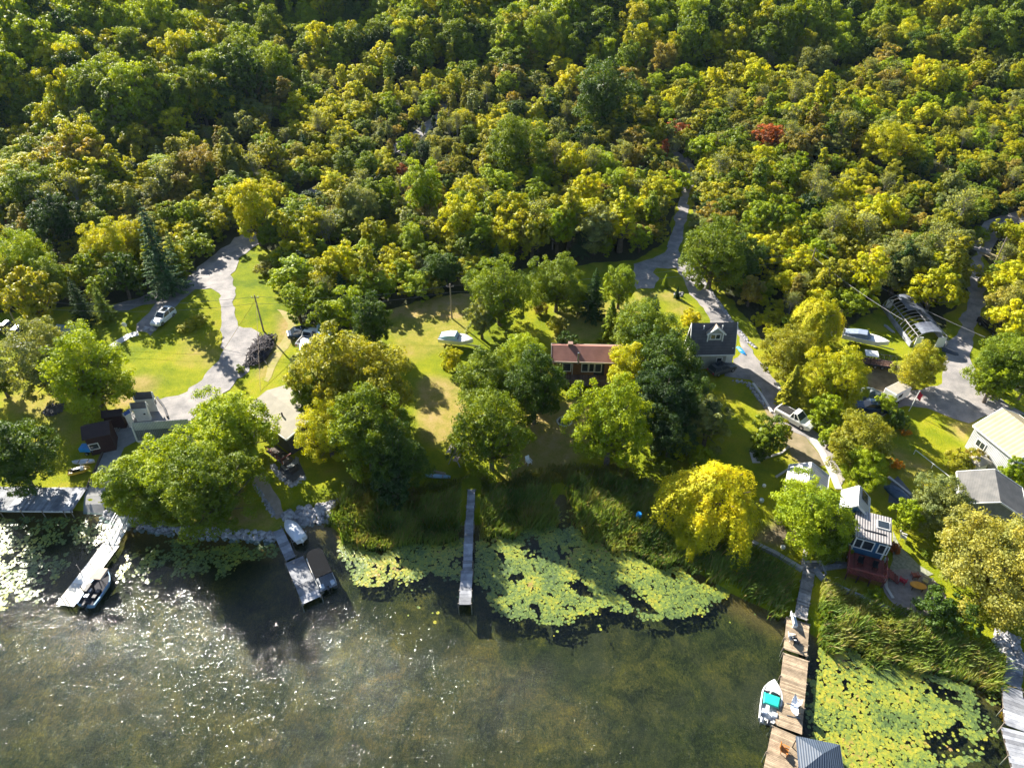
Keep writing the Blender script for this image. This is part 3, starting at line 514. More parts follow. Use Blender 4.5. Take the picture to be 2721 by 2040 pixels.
HEROES = [
 # left shore
 (88, 772, 150, 'round0', 'grey', 'round grey-green tree at the left edge, beside the fresher green one', {}),
 (185, 800, 175, 'round1', 'bright', 'big fresh green tree beside the oval lawn, left of the white sheds', {}),
 (-8, 810, 70, 'oval0', 'mid', 'tree cut off by the left edge above the small lawn', {}),
 (30, 985, 150, 'round2', 'dark', 'dark tree in the bottom-left garden behind the long timber wharf', {}),
 (498, 925, 175, 'round1', 'bright', 'broad tree between the curved gravel court and the tan-roofed cottage', {'sz': .85}),
 (395, 1012, 175, 'round0', 'bright', 'broad fresh green tree hiding the metal-roofed boathouse', {'sz': .9}),
 (283, 1045, 145, 'round2', 'bright', 'leafy tree leaning over the concrete boat ramp', {'sz': .75}),
 (450, 1055, 175, 'round0', 'mid', 'shaded tree just behind the stone seawall', {'sz': .95}),
 (365, 1075, 120, 'round1', 'mid', 'low-hanging tree above the boulders at the head of the metal dock', {'sz': .75}),
 (735, 800, 190, 'round2', 'olive', 'tall olive-brown tree in the middle of the clump behind the tan-roofed cottage', {}),
 (815, 830, 175, 'round1', 'olive', 'brown-tinged tree on the lawn side of the clump behind the tan-roofed cottage', {}),
 (670, 850, 90, 'oval1', 'mid', 'narrow tree right behind the tan cottage roof', {}),
 (705, 925, 120, 'round0', 'yellow', 'yellowish tree overhanging the white-framed cottage windows', {}),
 (790, 925, 170, 'round2', 'mid', 'wide mid-green tree above the small lakeside lawn', {'sz': 1.15}),
 (850, 985, 130, 'round0', 'dark', 'dark drooping tree between the small lawn and the reeds', {'sz': 1.15}),
 (770, 935, 60, 'bare', 'grey', 'bare grey branches poking from the clump by the cottage', {}),
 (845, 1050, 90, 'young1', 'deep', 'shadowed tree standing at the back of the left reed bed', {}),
 (803, 690, 85, 'oval0', 'dark', 'tall dark green tree at the corner of the boat lawn', {'sz': 1.1}),
 (750, 665, 85, 'young1', 'bright', 'bright tree left of the tall dark one at the lawn corner', {}),
 (700, 680, 70, 'young0', 'mid', 'small tree right behind the parked blue-white trailer', {}),
 (640, 650, 70, 'young2', 'bright', 'bright tree beside the worn grass track', {}),
 (655, 790, 60, 'young3', 'grey', 'greyish shrub-like tree in front of the parked vehicles', {}),
 (975, 775, 52, 'shrub0', 'yellow', 'yellow-green bush between the lawn cruiser and the big round trees', {'sz': 1.3, 'cat': 'shrub'}),
 (518, 795, 20, 'shrub1', 'mid', 'small round garden bush on the lawn beside the gravel court', {'cat': 'shrub'}),
 (425, 690, 42, 'shrub2', 'gold', 'yellow planting bed beside the parked white SUV', {'cat': 'shrub', 'sz': .5}),
 (402, 705, 36, 'shrub0', 'gold', 'low yellow bush next to the rocks in front of the white SUV', {'cat': 'shrub', 'sz': .5}),
 (570, 578, 44, 'shrub1', 'pale', 'pale feathery bush at the edge of the wood by the lane mouth', {'cat': 'shrub', 'sz': .8}),
 # centre
 (1078, 628, 130, 'round0', 'mid', 'big round tree beside the utility pole on the upper lawn', {}),
 (1040, 685, 70, 'young1', 'grey', 'lower grey-green tree tucked against the big round tree', {}),
 (1203, 610, 110, 'round1', 'mid', 'round dense tree second from the pole on the upper lawn', {}),
 (1285, 625, 62, 'spruce0', 'deep', 'dark spruce between the round tree and the tall fresh green one', {}),
 (1340, 612, 66, 'oval0', 'bright', 'tall fresh green tree at the lane fork', {'sz': 1.1}),
 (1250, 640, 50, 'oval1', 'bright', 'slim bright tree just left of the dark spruce', {}),
 (1320, 690, 50, 'cedar', 'mid', 'cedar in front of the tall fresh green tree', {}),
 (1130, 775, 100, 'round0', 'bright', 'fresh green tree at the left end of the brown cottage roof', {}),
 (1055, 820, 140, 'round2', 'mid', 'wide tree left of the brown cottage, upper of its clump', {}),
 (1155, 835, 135, 'round1', 'dark', 'dark tree against the left wall of the brown cottage', {'sz': 1.15}),
 (1060, 930, 150, 'round0', 'mid', 'wide tree standing over the lakeside swing frame', {'sz': 1.15}),
 (995, 955, 60, 'young2', 'dark', 'small dark tree directly above the lakeside swing frame', {}),
 (1362, 800, 112, 'round2', 'yellow', 'yellow-green tree covering the right end of the brown cottage', {}),
 (1320, 910, 165, 'round1', 'bright', 'large bright tree right of the stone fire ring', {'sz': 1.15}),
 (1400, 905, 90, 'round0', 'mid', 'green tree between the fire ring tree and the pyramid-roofed hut', {}),
 (1412, 675, 62, 'spruce1', 'blue', 'bluish spruce on the lane side of the dark clump', {}),
 (1385, 715, 125, 'round0', 'mid', 'green tree behind the right end of the brown cottage', {}),
 (1432, 788, 150, 'round1', 'dark', 'large dark tree left of the slate-roofed house', {}),
 (1468, 800, 85, 'oval1', 'mid', 'tree hugging the left wall of the slate-roofed house', {}),
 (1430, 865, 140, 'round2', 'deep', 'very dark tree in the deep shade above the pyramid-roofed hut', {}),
 (1495, 868, 115, 'round0', 'dark', 'dark tree in front of the slate-roofed house', {}),
 (1532, 905, 95, 'young2', 'grey', 'grey-leaved small tree at the edge of the shaded terrace', {}),
 (1492, 688, 46, 'shrub1', 'gold', 'golden bush beside the lane behind the slate-roofed house', {'cat': 'shrub', 'sz': 1.2}),
 (1470, 960, 60, 'young3', 'bright', 'young bright tree below the pyramid-roofed hut', {}),
 (1510, 985, 60, 'shrub2', 'bright', 'bright bush between the pyramid-roofed hut and the lakeside willow', {'cat': 'shrub'}),
 (1440, 1010, 50, 'shrub0', 'mid', 'low bush at the top of the reed bank by the willow', {'cat': 'shrub'}),
 (1165, 665, 34, 'shrub1', 'brown', 'brown-tinged bush on the upper lawn below the round tree', {'cat': 'shrub'}),
 (1200, 700, 40, 'shrub2', 'olive', 'olive bush on the shaded lawn behind the brown cottage', {'cat': 'shrub'}),
 (1463, 629, 12, 'cedar', 'deep', 'small dark conifer on the rock island between the lane branches', {}),
 (1438, 603, 14, 'cedar', 'bright', 'small bright conifer at the top of the lane island', {}),
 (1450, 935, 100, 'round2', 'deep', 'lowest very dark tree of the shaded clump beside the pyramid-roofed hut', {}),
 (1225, 745, 60, 'young2', 'dark', 'small dark tree at the shaded corner behind the brown cottage', {}),
 # right
 (1540, 1072, 220, 'willow1', 'gold', 'golden willow spreading over the reeds', {'sz': .95}),
 (1490, 1150, 90, 'willow1', 'yellow', 'low outer boughs of a small willow by the lily pads', {'sz': .8}),
 (1765, 690, 105, 'willow0', 'yellow', 'bright weeping willow behind the parked covered boat', {}),
 (1705, 760, 105, 'round0', 'olive', 'olive tree left of the weeping willow', {}),
 (1712, 825, 46, 'cedar', 'olive', 'olive cedar beside the dirt path edge', {}),
 (1808, 815, 125, 'round1', 'yellow', 'large yellow-green tree left of the scrapped trailer', {}),
 (1785, 885, 70, 'young3', 'bright', 'bright tree between the dirt path and the parked car', {}),
 (1860, 950, 135, 'round2', 'olive', 'olive-green tree above the narrow blue cottage', {'sz': .85}),
 (1795, 940, 50, 'young0', 'bright', 'bright slim tree beside the white pickup', {}),
 (1868, 1010, 85, 'round0', 'bright', 'bright tree just behind the blue cottage skylight roof', {}),
 (1990, 790, 92, 'round1', 'olive', 'round tree by the gravel yard in front of the hoop frame', {}),
 (1915, 870, 50, 'shrub0', 'bright', 'bright bush between the tarpaulin heap and the white camper', {'cat': 'shrub'}),
 (1875, 590, 84, 'young1', 'yellow', 'yellow-green tree in the scrub right of the utility pole', {'sz': 1.1}),
 (1750, 1110, 165, 'round1', 'bright', 'leafy tree hiding the left side of the blue cottage', {'sz': .8}),
 (1790, 1150, 110, 'round0', 'mid', 'lower green tree between the boardwalk gate and the blue cottage', {'sz': .75}),
 (2030, 1080, 125, 'round2', 'grey', 'grey-green tree between the blue cottage and the charcoal-roofed house', {'sz': .85}),
 (1965, 1110, 70, 'young0', 'bright', 'bright small tree beside the blue paved pad', {}),
 (2158, 1228, 250, 'plume', 'pale', 'huge pale feathery willow at the lower right edge', {'hf': .5, 'name': 'willow_tree'}),
 (2050, 1320, 110, 'shrub1', 'dark', 'dark bush beside the gravel patio below the pale willow', {'cat': 'shrub'}),
 (2180, 790, 130, 'round0', 'mid', 'big tree on the right edge beside the black pickup', {}),
 (2150, 820, 80, 'young1', 'bright', 'bright tree below the black pickup by the gravel yard', {}),
 (2185, 655, 85, 'round2', 'pale', 'pale tree on the right edge above the black pickup', {}),
 (1940, 905, 46, 'shrub2', 'dark', 'dark bush at the foot of the flagpole', {'cat': 'shrub', 'sz': 1.2}),
 (2190, 1020, 60, 'young2', 'bright', 'bright tree beside the cream barn gable', {}),
 (2190, 945, 50, 'shrub0', 'olive', 'olive bush under the front wall of the cream barn', {'cat': 'shrub'}),
 (2080, 990, 60, 'shrub1', 'olive', 'low olive bush left of the cream barn wall', {'cat': 'shrub'}),
 (2110, 985, 46, 'shrub2', 'brown', 'brownish bush against the cream barn wall', {'cat': 'shrub'}),
 (1935, 1000, 30, 'shrub1', 'orange', 'orange-flowering bush on the shaded lawn', {'cat': 'shrub', 'sz': .7}),
 (1955, 932, 24, 'shrub0', 'orange', 'small orange bush below the flagpole', {'cat': 'shrub', 'sz': .6}),
 (1660, 940, 80, 'young1', 'mid', 'round garden tree on the shaded lawn left of the white pickup', {}),
 (1690, 930, 45, 'young2', 'olive', 'olive garden tree touching the white pickup', {}),
 (1640, 975, 40, 'shrub2', 'dark', 'dark bush beside the pale garden wall', {'cat': 'shrub'}),
 (1888, 1283, 36, 'shrub1', 'bright', 'round clipped bush on the seawall lawn', {'cat': 'shrub'}),
 (2002, 1195, 26, 'shrub0', 'mid', 'small round bush beside the cobbled path', {'cat': 'shrub'}),
 (1930, 1180, 30, 'shrub2', 'rust', 'rust-red bush against the back of the blue cottage', {'cat': 'shrub'}),
 (2168, 1497, 20, 'shrub0', 'gold', 'yellow clump growing out of the far-right dock', {'cat': 'shrub', 'sz': .7}),
 (2172, 1545, 24, 'shrub1', 'orange', 'orange clump growing at the foot of the far-right dock', {'cat': 'shrub', 'sz': .6}),
 (1560, 600, 44, 'young1', 'yellow', 'bright little tree beside the curve of the middle lane', {}),
 (1545, 545, 135, 'round0', 'mid', 'large tree crowding the right side of the middle lane', {}),
 (1610, 560, 90, 'round1', 'dark', 'dark tree right behind the one crowding the middle lane', {}),
 # edge of the wood
 (330, 525, 95, 'spruce0', 'blue', 'tall bluish pine above the left gravel lane', {'sz': 1.15}),
 (372, 540, 60, 'spruce1', 'mid', 'shorter pine right of the tall bluish one', {}),
 (213, 645, 50, 'spruce1', 'mid', 'lone conifer at the end of the left spur lane', {}),
 (165, 640, 56, 'spruce0', 'deep', 'dark conifer left of the lone one by the spur lane', {}),
 (50, 560, 110, 'round0', 'bright', 'round bright tree at the left edge of the wood', {}),
 (120, 470, 105, 'round2', 'deep', 'very dark broad tree in the yellow-green wood at left', {}),
 (235, 530, 100, 'round1', 'yellow', 'broad yellow-green tree left of the bluish pine', {}),
 (295, 510, 70, 'oval0', 'yellow', 'yellow-green tree just behind the bluish pine', {}),
 (100, 600, 90, 'round1', 'mid', 'mid-green tree below the round bright one at the left edge', {}),
 (260, 590, 80, 'young1', 'dark', 'dark tree above the spur lane', {}),
 (60, 640, 110, 'young3', 'olive', 'olive-topped tree at the left edge above the houses', {}),
 (545, 450, 88, 'oval1', 'yellow', 'tall airy yellow-green tree at the mouth of the left lane', {'sz': 1.15}),
 (775, 445, 95, 'round2', 'grey', 'broad grey-green tree in the middle of the wood', {}),
 (915, 405, 85, 'oval0', 'bright', 'tall bright tree standing above the middle scrub', {'sz': 1.1}),
 (1110, 310, 110, 'round1', 'mid', 'large clump tree in the wood above the middle scrub', {}),
 (1305, 205, 120, 'round0', 'dark', 'dark broad tree in the wood below the top centre', {}),
 (1915, 305, 95, 'round1', 'yellow', 'broad yellow tree in the upper right scrub', {'sz': .8}),
]
for h in HEROES:
    kw = dict(h[6]); hero(h[0], h[1], h[2], h[3], h[4], h[5], **kw)
NH = len(HEROES)
# ---------------------------------------------------------------- the wood
rs = np.random.RandomState(12)
hx = np.array([t[0] for t in TREES]); hy = np.array([t[1] for t in TREES]); hr = np.array([t[2] for t in TREES])
lanes = [(ln, 1.4) for ln in (LANE_A, LANE_B, LANE_C)]
cands = []
Yv = 88.0
def spacing(X, Y):
    u, v, dep = proj(X, Y, gz(X, Y)); dy_ = v / 1.2306; dx_ = u / 1.2306
    far = np.clip((250 - dy_) / 200, 0, 1); left = np.clip((900 - dx_) / 500, 0, 1) * np.clip((420 - dy_) / 200, 0, 1)
    return 3.1 + 3.3 * max(far, left * .8), dx_, dy_, far, left
while Yv < 420:
    s0 = spacing(0, Yv)[0] if Yv < 300 else 7.5; Xv = -230.0 - rs.rand() * 4
    while Xv < 240:
        s, dx_, dy_, far, left = spacing(Xv, Yv) if Yv < 330 else (8.0, 0, -100, 1, 0)
        x = Xv + (rs.rand() - .5) * s * .8; y = Yv + (rs.rand() - .5) * s * .8; cands.append((x, y, s, dx_, dy_, far, left)); Xv += s
    Yv += s0 * .95
C = np.array(cands)
keep = (np.abs(C[:, 0]) < .80 * (C[:, 1] + 60) + 25)
keep &= ~inpoly(C[:, 0], C[:, 1], LOTS) & (C[:, 1] - Ys(C[:, 0]) > 40)
for k, w in (('left', 1.2), ('mid', 1.2), ('right', 1.2)):
    P_ = ROADS[k]; keep &= ~inpoly(C[:, 0], C[:, 1], P_)
    for i in range(len(P_)): keep &= segdist(C[:, 0], C[:, 1], P_[i], P_[(i + 1) % len(P_)]) > w + .8
LP = LOTS
for i in range(len(LP)): keep &= segdist(C[:, 0], C[:, 1], LP[i], LP[(i + 1) % len(LP)]) > 1.3
for ln, w in lanes:
    for i in range(len(ln) - 1): keep &= segdist(C[:, 0], C[:, 1], ln[i], ln[i + 1]) > w
for i in range(len(hx)): keep &= np.hypot(C[:, 0] - hx[i], C[:, 1] - hy[i]) > hr[i] * .62
C = C[keep]
rec = []
for (x, y, s, dx_, dy_, far, left) in C:
    n1 = float(vnoise(x, y, 16, 21)); n2 = float(vnoise(x, y, 9, 22)); r = rs.rand(); big = max(far, left * .8)
    edge = 1.0
    if big > .45 or (rs.rand() < .05 and dx_ < 1500):
        key = rs.choice(['forest0', 'forest1', 'forest2', 'oval0', 'round2', 'oval1']); base = s * rs.uniform(1.5, 2.1) / PROTO[key][3]
        cn = rs.choice(['mid', 'bright', 'dark', 'yellow', 'olive'], p=[.32, .34, .10, .16, .08])
    else:
        if rs.rand() < .30 + .3 * (dx_ > 1450): key = 'shrub%d' % rs.randint(3)
        else: key = rs.choice(['young0', 'young1', 'young2', 'young3', 'poplar0', 'poplar1', 'poplar2', 'oval0'], p=[.18, .16, .16, .16, .1, .1, .1, .04])
        lowb = 1; base = s * rs.choice([1.1, 1.35, 1.7, 2.1], p=[.3, .34, .24, .12]) / PROTO[key][3]
        if key.startswith('shrub'): base *= 1.15
        if key.startswith('poplar'): base *= .8
        if n1 > .62: cn = rs.choice(['yellow', 'bright', 'olive', 'gold'], p=[.45, .25, .15, .15])
        elif n1 < .33: cn = rs.choice(['olive', 'brown', 'grey', 'mid', 'rust'], p=[.38, .16, .22, .225, .015])
        else: cn = rs.choice(['yellow', 'bright', 'mid', 'olive', 'brown', 'dark', 'grey'], p=[.38, .26, .12, .12, .05, .03, .04])
        if rs.rand() < .05: key = 'bare'; cn = 'grey'; base = .9
        elif rs.rand() < .025 and dx_ < 1500: key = 'spruce1'; cn = 'blue'; base = .7
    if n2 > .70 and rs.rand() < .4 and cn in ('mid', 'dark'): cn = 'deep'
    s_ = base * rs.uniform(.9, 1.12) * (.62 + .80 * float(vnoise(x, y, 24, 77))); sz = rs.uniform(.75, 1.25) if big > .45 else rs.uniform(.6, 1.0)
    u, v, dep = proj(x, y, gz(x, y) + PROTO[key][2] * s_ * .6)
    inframe = (-40 < u < W0 + 40) and (-60 < v < H0)
    appar = PROTO[key][3] * s_ / dep * FPX * (PROTO[key][2] * s_ * sz * .8 / dep * FPX) if inframe and key != 'bare' else 0
    rec.append((appar, key, x, y, s_, sz, cn, u / 1.2306, v / 1.2306))
rec.sort(key=lambda r: -r[0])
NIND = 300 - sum(1 for h in HEROES if h[6].get('cat') != 'shrub')
# labels for the trees of the wood: look, size, and the landmark they stand by
MARKS = [(430, 560, 'the left gravel lane'), (60, 560, 'the left edge of the picture'), (640, 560, 'the mouth of the left lane'), (775, 445, 'the broad grey-green tree'), (915, 405, 'the tall bright tree'),
         (700, 300, 'the left-centre of the wood'), (1110, 310, 'the large clump tree'), (960, 560, 'the upper lawn with the pole'), (1200, 480, 'the round lawn trees'), (1400, 480, 'the straight middle lane'),
         (1480, 350, 'the top of the middle lane'), (1620, 420, 'the far utility pole'), (1740, 560, 'the leaning utility pole'), (1600, 640, 'the lane wall by the slate-roofed house'), (1915, 305, 'the broad yellow tree'),
         (1880, 600, 'the twin power lines'), (1990, 620, 'the hoop-framed shed'), (2090, 560, 'the right-hand gravel lane'), (2180, 480, 'the upper right edge'), (1305, 205, 'the dark broad tree'),
         (300, 330, 'the upper left slope'), (100, 250, 'the far left slope'), (500, 200, 'the ridge left of centre'), (1700, 200, 'the ridge right of centre'), (2050, 250, 'the far right slope')]
def rel(dx, dy):
    if abs(dy) > abs(dx) * 1.2: return 'behind' if dy < 0 else 'in front of'
    return 'left of' if dx < 0 else 'right of'
used = {}
def wlabel(key, cn, s_, H, x, y):
    d = [(math.hypot(x - m[0], (y - m[1]) * 1.2), m) for m in MARKS]; d.sort(key=lambda q: q[0]); m = d[0][1]
    hh = H * s_; size = 'tall' if hh > 9.5 else 'medium' if hh > 6 else 'low' if hh < 3.6 else 'small'
    form = {'you': 'bushy', 'pop': 'slim', 'ova': 'upright', 'rou': 'round', 'for': 'spreading', 'shr': 'mounded', 'spr': 'conical', 'ced': 'conical', 'bar': 'bare'}[key[:3]]
    dist = d[0][0]; near = 'just' if dist < 45 else '' if dist < 100 else 'well'
    r_ = rel(x - m[0], y - m[1]); noun = 'conifer' if key[:3] in ('spr', 'ced') else 'scrub tree' if key[:3] == 'shr' else 'tree'
    base = f"{size} {form} {WORDS[cn]} {noun}"; l1 = f"{base} {near + ' ' if near else ''}{r_} {m[2]}".replace('  ', ' '); m2 = d[1][1]; m3 = d[2][1]
    opts = [l1, f"{base} between {m[2]} and {m2[2]}", f"{base} {rel(x - m2[0], y - m2[1])} {m2[2]}", f"{base} {rel(x - m3[0], y - m3[1])} {m3[2]}", f"{base} between {m[2]} and {m3[2]}"]
    opts = [q for q in opts if len(q.split()) <= 16] or [l1]
    for q in opts:
        if q not in used: used[q] = 1; return q
    for ex in ():
        q = l1.replace(noun, noun + ' ' + ex) if len(l1.split()) < 14 else l1
        if q not in used: used[q] = 1; return q
    return l1
ind, rest = rec[:NIND], rec[NIND:]
for (ap, key, x, y, s_, sz, cn, dx_, dy_) in ind:
    c = np.array(COLS[cn]) * (.85 + .3 * rs.rand()); lb = wlabel(key, cn, s_, PROTO[key][2] * sz, dx_, dy_)
    put_tree(key, x, y, s_, rs.rand() * 6.28, c, lb, 'tree', 'trees of the wood behind the lots', None if key[:5] != 'shrub' else 'leafy_tree', sz)
# the remainder of the wood: one object, instanced by geometry nodes from the same crowns
keys = sorted(PROTO.keys()); keyi = {k: i for i, k in enumerate(keys)}
n = len(rest); pos = np.array([(r[2], r[3], gz(r[2], r[3]) - .05) for r in rest]); scl = np.array([(r[4], r[4], r[4] * r[5]) for r in rest]); rot = np.stack([np.zeros(n), np.zeros(n), rs.rand(n) * 6.28], 1)
tc = np.array([np.array(COLS[r[6]]) * (.82 + .36 * rs.rand()) for r in rest]); ix = np.array([keyi[r[1]] for r in rest], np.int32)
def scatter(name, pos, rot, scl, ix, tcol, meshes_lists):
    me = bpy.data.meshes.new(name); me.vertices.add(len(pos)); me.vertices.foreach_set('co', pos.astype(np.float32).ravel())
    for nm, ty, dat, fld in (('rot', 'FLOAT_VECTOR', rot, 'vector'), ('scl', 'FLOAT_VECTOR', scl, 'vector'), ('tcol', 'FLOAT_VECTOR', tcol, 'vector'), ('idx', 'INT', ix, 'value')):
        a = me.attributes.new(nm, ty, 'POINT'); a.data.foreach_set(fld, np.asarray(dat, np.int32 if ty == 'INT' else np.float32).ravel())
    o = link(name, me); ng = bpy.data.node_groups.new(name, 'GeometryNodeTree')
    ng.interface.new_socket('Geometry', in_out='INPUT', socket_type='NodeSocketGeometry'); ng.interface.new_socket('Geometry', in_out='OUTPUT', socket_type='NodeSocketGeometry')
    gi = ng.nodes.new('NodeGroupInput'); go = ng.nodes.new('NodeGroupOutput'); jn = ng.nodes.new('GeometryNodeJoinGeometry')
    def named(nm, dt):
        q = ng.nodes.new('GeometryNodeInputNamedAttribute'); q.data_type = dt; q.inputs[0].default_value = nm; return q.outputs[0]
    e2r = ng.nodes.new('FunctionNodeEulerToRotation'); ng.links.new(named('rot', 'FLOAT_VECTOR'), e2r.inputs[0])
    for i, src in meshes_lists:
        ii = ng.nodes.new('GeometryNodeInstanceOnPoints'); cmp = ng.nodes.new('FunctionNodeCompare'); cmp.data_type = 'INT'; cmp.operation = 'EQUAL'
        ng.links.new(named('idx', 'INT'), cmp.inputs[2]); cmp.inputs[3].default_value = i
        oi = ng.nodes.new('GeometryNodeObjectInfo'); oi.inputs['Object'].default_value = src; oi.inputs['As Instance'].default_value = False; oi.transform_space = 'ORIGINAL'
        ng.links.new(gi.outputs[0], ii.inputs['Points']); ng.links.new(cmp.outputs[0], ii.inputs['Selection']); ng.links.new(oi.outputs['Geometry'], ii.inputs['Instance'])
        ng.links.new(e2r.outputs[0], ii.inputs['Rotation']); ng.links.new(named('scl', 'FLOAT_VECTOR'), ii.inputs['Scale']); ng.links.new(ii.outputs[0], jn.inputs[0])
    ng.links.new(jn.outputs[0], go.inputs[0]); md = o.modifiers.new('wood', 'NODES'); md.node_group = ng; return o
byme = {}
for o in bpy.data.objects:
    if o.type == 'MESH' and o.data: byme.setdefault(o.data.name, o)
srcs = []
for k in set(r[1] for r in rest):
    for part in (0, 1):
        nm = PROTO[k][part].name
        if nm in byme: srcs.append((keyi[k], byme[nm]))
        else:
            print('NO SOURCE', k)
wood = scatter('distant_wood', pos, rot, scl, ix, tc, srcs); tag(wood, kind='stuff')
print('heroes', NH, 'individual', len(ind), 'rest', len(rest))
# ---------------------------------------------------------------- reeds and lily pads (past counting)
def fill(polys, dens, seed):
    r = np.random.RandomState(seed); out = []
    for p in polys:
        A = np.array(p); x0, y0 = A.min(0); x1, y1 = A.max(0); n = int((x1 - x0) * (y1 - y0) * dens); X = r.uniform(x0, x1, n); Y = r.uniform(y0, y1, n)
        w1 = (vnoise(X, Y, 1.9, 31) - .5) * 2.6 + r.randn(n) * .25; w2 = (vnoise(X, Y, 1.9, 46) - .5) * 2.6 + r.randn(n) * .25; k = inpoly(X + w1, Y + w2, p); out.append(np.stack([X[k], Y[k]], 1))
    return np.concatenate(out)
REEDS = [wpoly(p) for p in (
    [(885, 1330), (930, 1310), (1240, 1318), (1242, 1435), (1100, 1468), (985, 1470), (905, 1455), (890, 1400)],
    [(1264, 1318), (1440, 1300), (1478, 1330), (1462, 1400), (1380, 1440), (1266, 1440)],
    [(1515, 1275), (1620, 1270), (1720, 1310), (1790, 1360), (1850, 1440), (1880, 1500), (1850, 1530), (1740, 1508), (1640, 1465), (1565, 1440), (1520, 1380), (1505, 1320)],
    [(1850, 1455), (1990, 1475), (2125, 1545), (2110, 1640), (1990, 1605), (1880, 1545)],
    [(2155, 1545), (2300, 1590), (2500, 1690), (2655, 1775), (2670, 1850), (2480, 1790), (2350, 1770), (2180, 1735), (2145, 1640)])]
def reeds(name, P, H, seed, mat, cols, blade=.045):
    r = np.random.RandomState(seed); n = len(P); X, Y = P[:, 0], P[:, 1]; Z = hgt(X, Y); Z = np.maximum(Z, -.25)
    hh = H * (.65 + .5 * vnoise(X, Y, 2.5, 41)) * r.uniform(.75, 1.1, n); yaw = r.rand(n) * 6.283; lean = r.uniform(.05, .45, n) * hh
    wd_ = -.6 + .9 * (vnoise(X, Y, 1.5, 43) - .5) * 4 + r.randn(n) * .5; ly = np.stack([np.cos(wd_), np.sin(wd_)], 1) * lean[:, None] + r.randn(n, 2) * .12
    side = np.stack([np.cos(yaw), np.sin(yaw)], 1) * (blade * (.7 + .6 * r.rand(n)))[:, None]; Vs = []
    for t, w in ((0, 1), (.5, 1.0), (.85, .75), (1.08, .12)):
        cx = X + ly[:, 0] * t ** 2; cyy = Y + ly[:, 1] * t ** 2; cz = Z + hh * t * (1 - .12 * t)
        for sgn in (-1, 1): Vs.append(np.stack([cx + sgn * side[:, 0] * w, cyy + sgn * side[:, 1] * w, cz], 1))
    V = np.stack(Vs, 1).reshape(-1, 3); b0 = np.arange(n)[:, None] * 8
    F = np.concatenate([b0 + np.array([[2 * k, 2 * k + 1, 2 * k + 3, 2 * k + 2]]) for k in range(3)], 1).reshape(-1, 4)
    t0 = np.clip(.3 + .55 * vnoise(X, Y, 2.0, 44) + .25 * (r.rand(n) - .5), 0, 1); t0 = np.where(r.rand(n) < .09, .97, t0); me = mesh_np(name, V, F, np.repeat(t0, 3), mat); return me
def tintmat(name, stops, trans=.35, rough=.5, spec=.4):
    m, nt, N, L, b = newmat(name); a = N.new('ShaderNodeAttribute'); a.attribute_name = 'tint'; c = ramp(nt, a.outputs['Fac'], stops)
    L.new(c, b.inputs['Base Color']); b.inputs['Roughness'].default_value = rough; b.inputs['Specular IOR Level'].default_value = spec
    if trans:
        t = N.new('ShaderNodeBsdfTranslucent'); L.new(mixc(nt, 1.0, c, (1.4, 1.3, .5), 'MULTIPLY'), t.inputs[0]); mx = N.new('ShaderNodeMixShader'); mx.inputs[0].default_value = trans
        L.new(b.outputs[0], mx.inputs[1]); L.new(t.outputs[0], mx.inputs[2]); L.new(mx.outputs[0], N['Material Output'].inputs[0])
    return m
REEDM = tintmat('reed_blades', [(.1, (.05, .10, .025)), (.4, (.13, .21, .035)), (.65, (.23, .31, .05)), (.85, (.36, .34, .09)), (1, (.34, .24, .11))])
DOCKL = [(PZ(1253, 1300), PZ(1235, 1606), 1.25), (PZ(2152, 1490), PZ(2126, 1644), 1.35), (PZ(2126, 1644), PZ(2113, 1740), 1.8), (PZ(2700, 1728), PZ(2690, 1830), 1.4), (PZ(741, 1408), PZ(777, 1486), 1)]
def clear(P):
    k = np.ones(len(P), bool)
    for a, b, w in DOCKL: k &= segdist(P[:, 0], P[:, 1], a, b) > w
    return P[k]
P = clear(fill(REEDS, 62, 51)); tag(link('reeds', reeds('reeds', P, 1.75, 52, REEDM, None)), kind='stuff')
BANK = [wpoly(p) for p in ([(900, 1300), (1240, 1280), (1500, 1240), (1640, 1240), (1760, 1300), (1840, 1400), (1800, 1400), (1700, 1310), (1500, 1300), (1240, 1330), (900, 1340)],
                           [(905, 1370), (1000, 1350), (900, 1310), (860, 1360), (880, 1400)], [(1850, 1440), (1990, 1470), (2120, 1545), (2110, 1560), (1990, 1490), (1860, 1470)], [(2160, 1540), (2300, 1580), (2500, 1680), (2500, 1700), (2300, 1600)])]
P = clear(fill(BANK, 45, 55)); tag(link('tall_grass', reeds('tall_grass', P, .8, 56, tintmat('bank_grass', [(.2, (.08, .12, .02)), (.5, (.16, .19, .03)), (.85, (.27, .23, .06))]), None, .05)), kind='stuff')
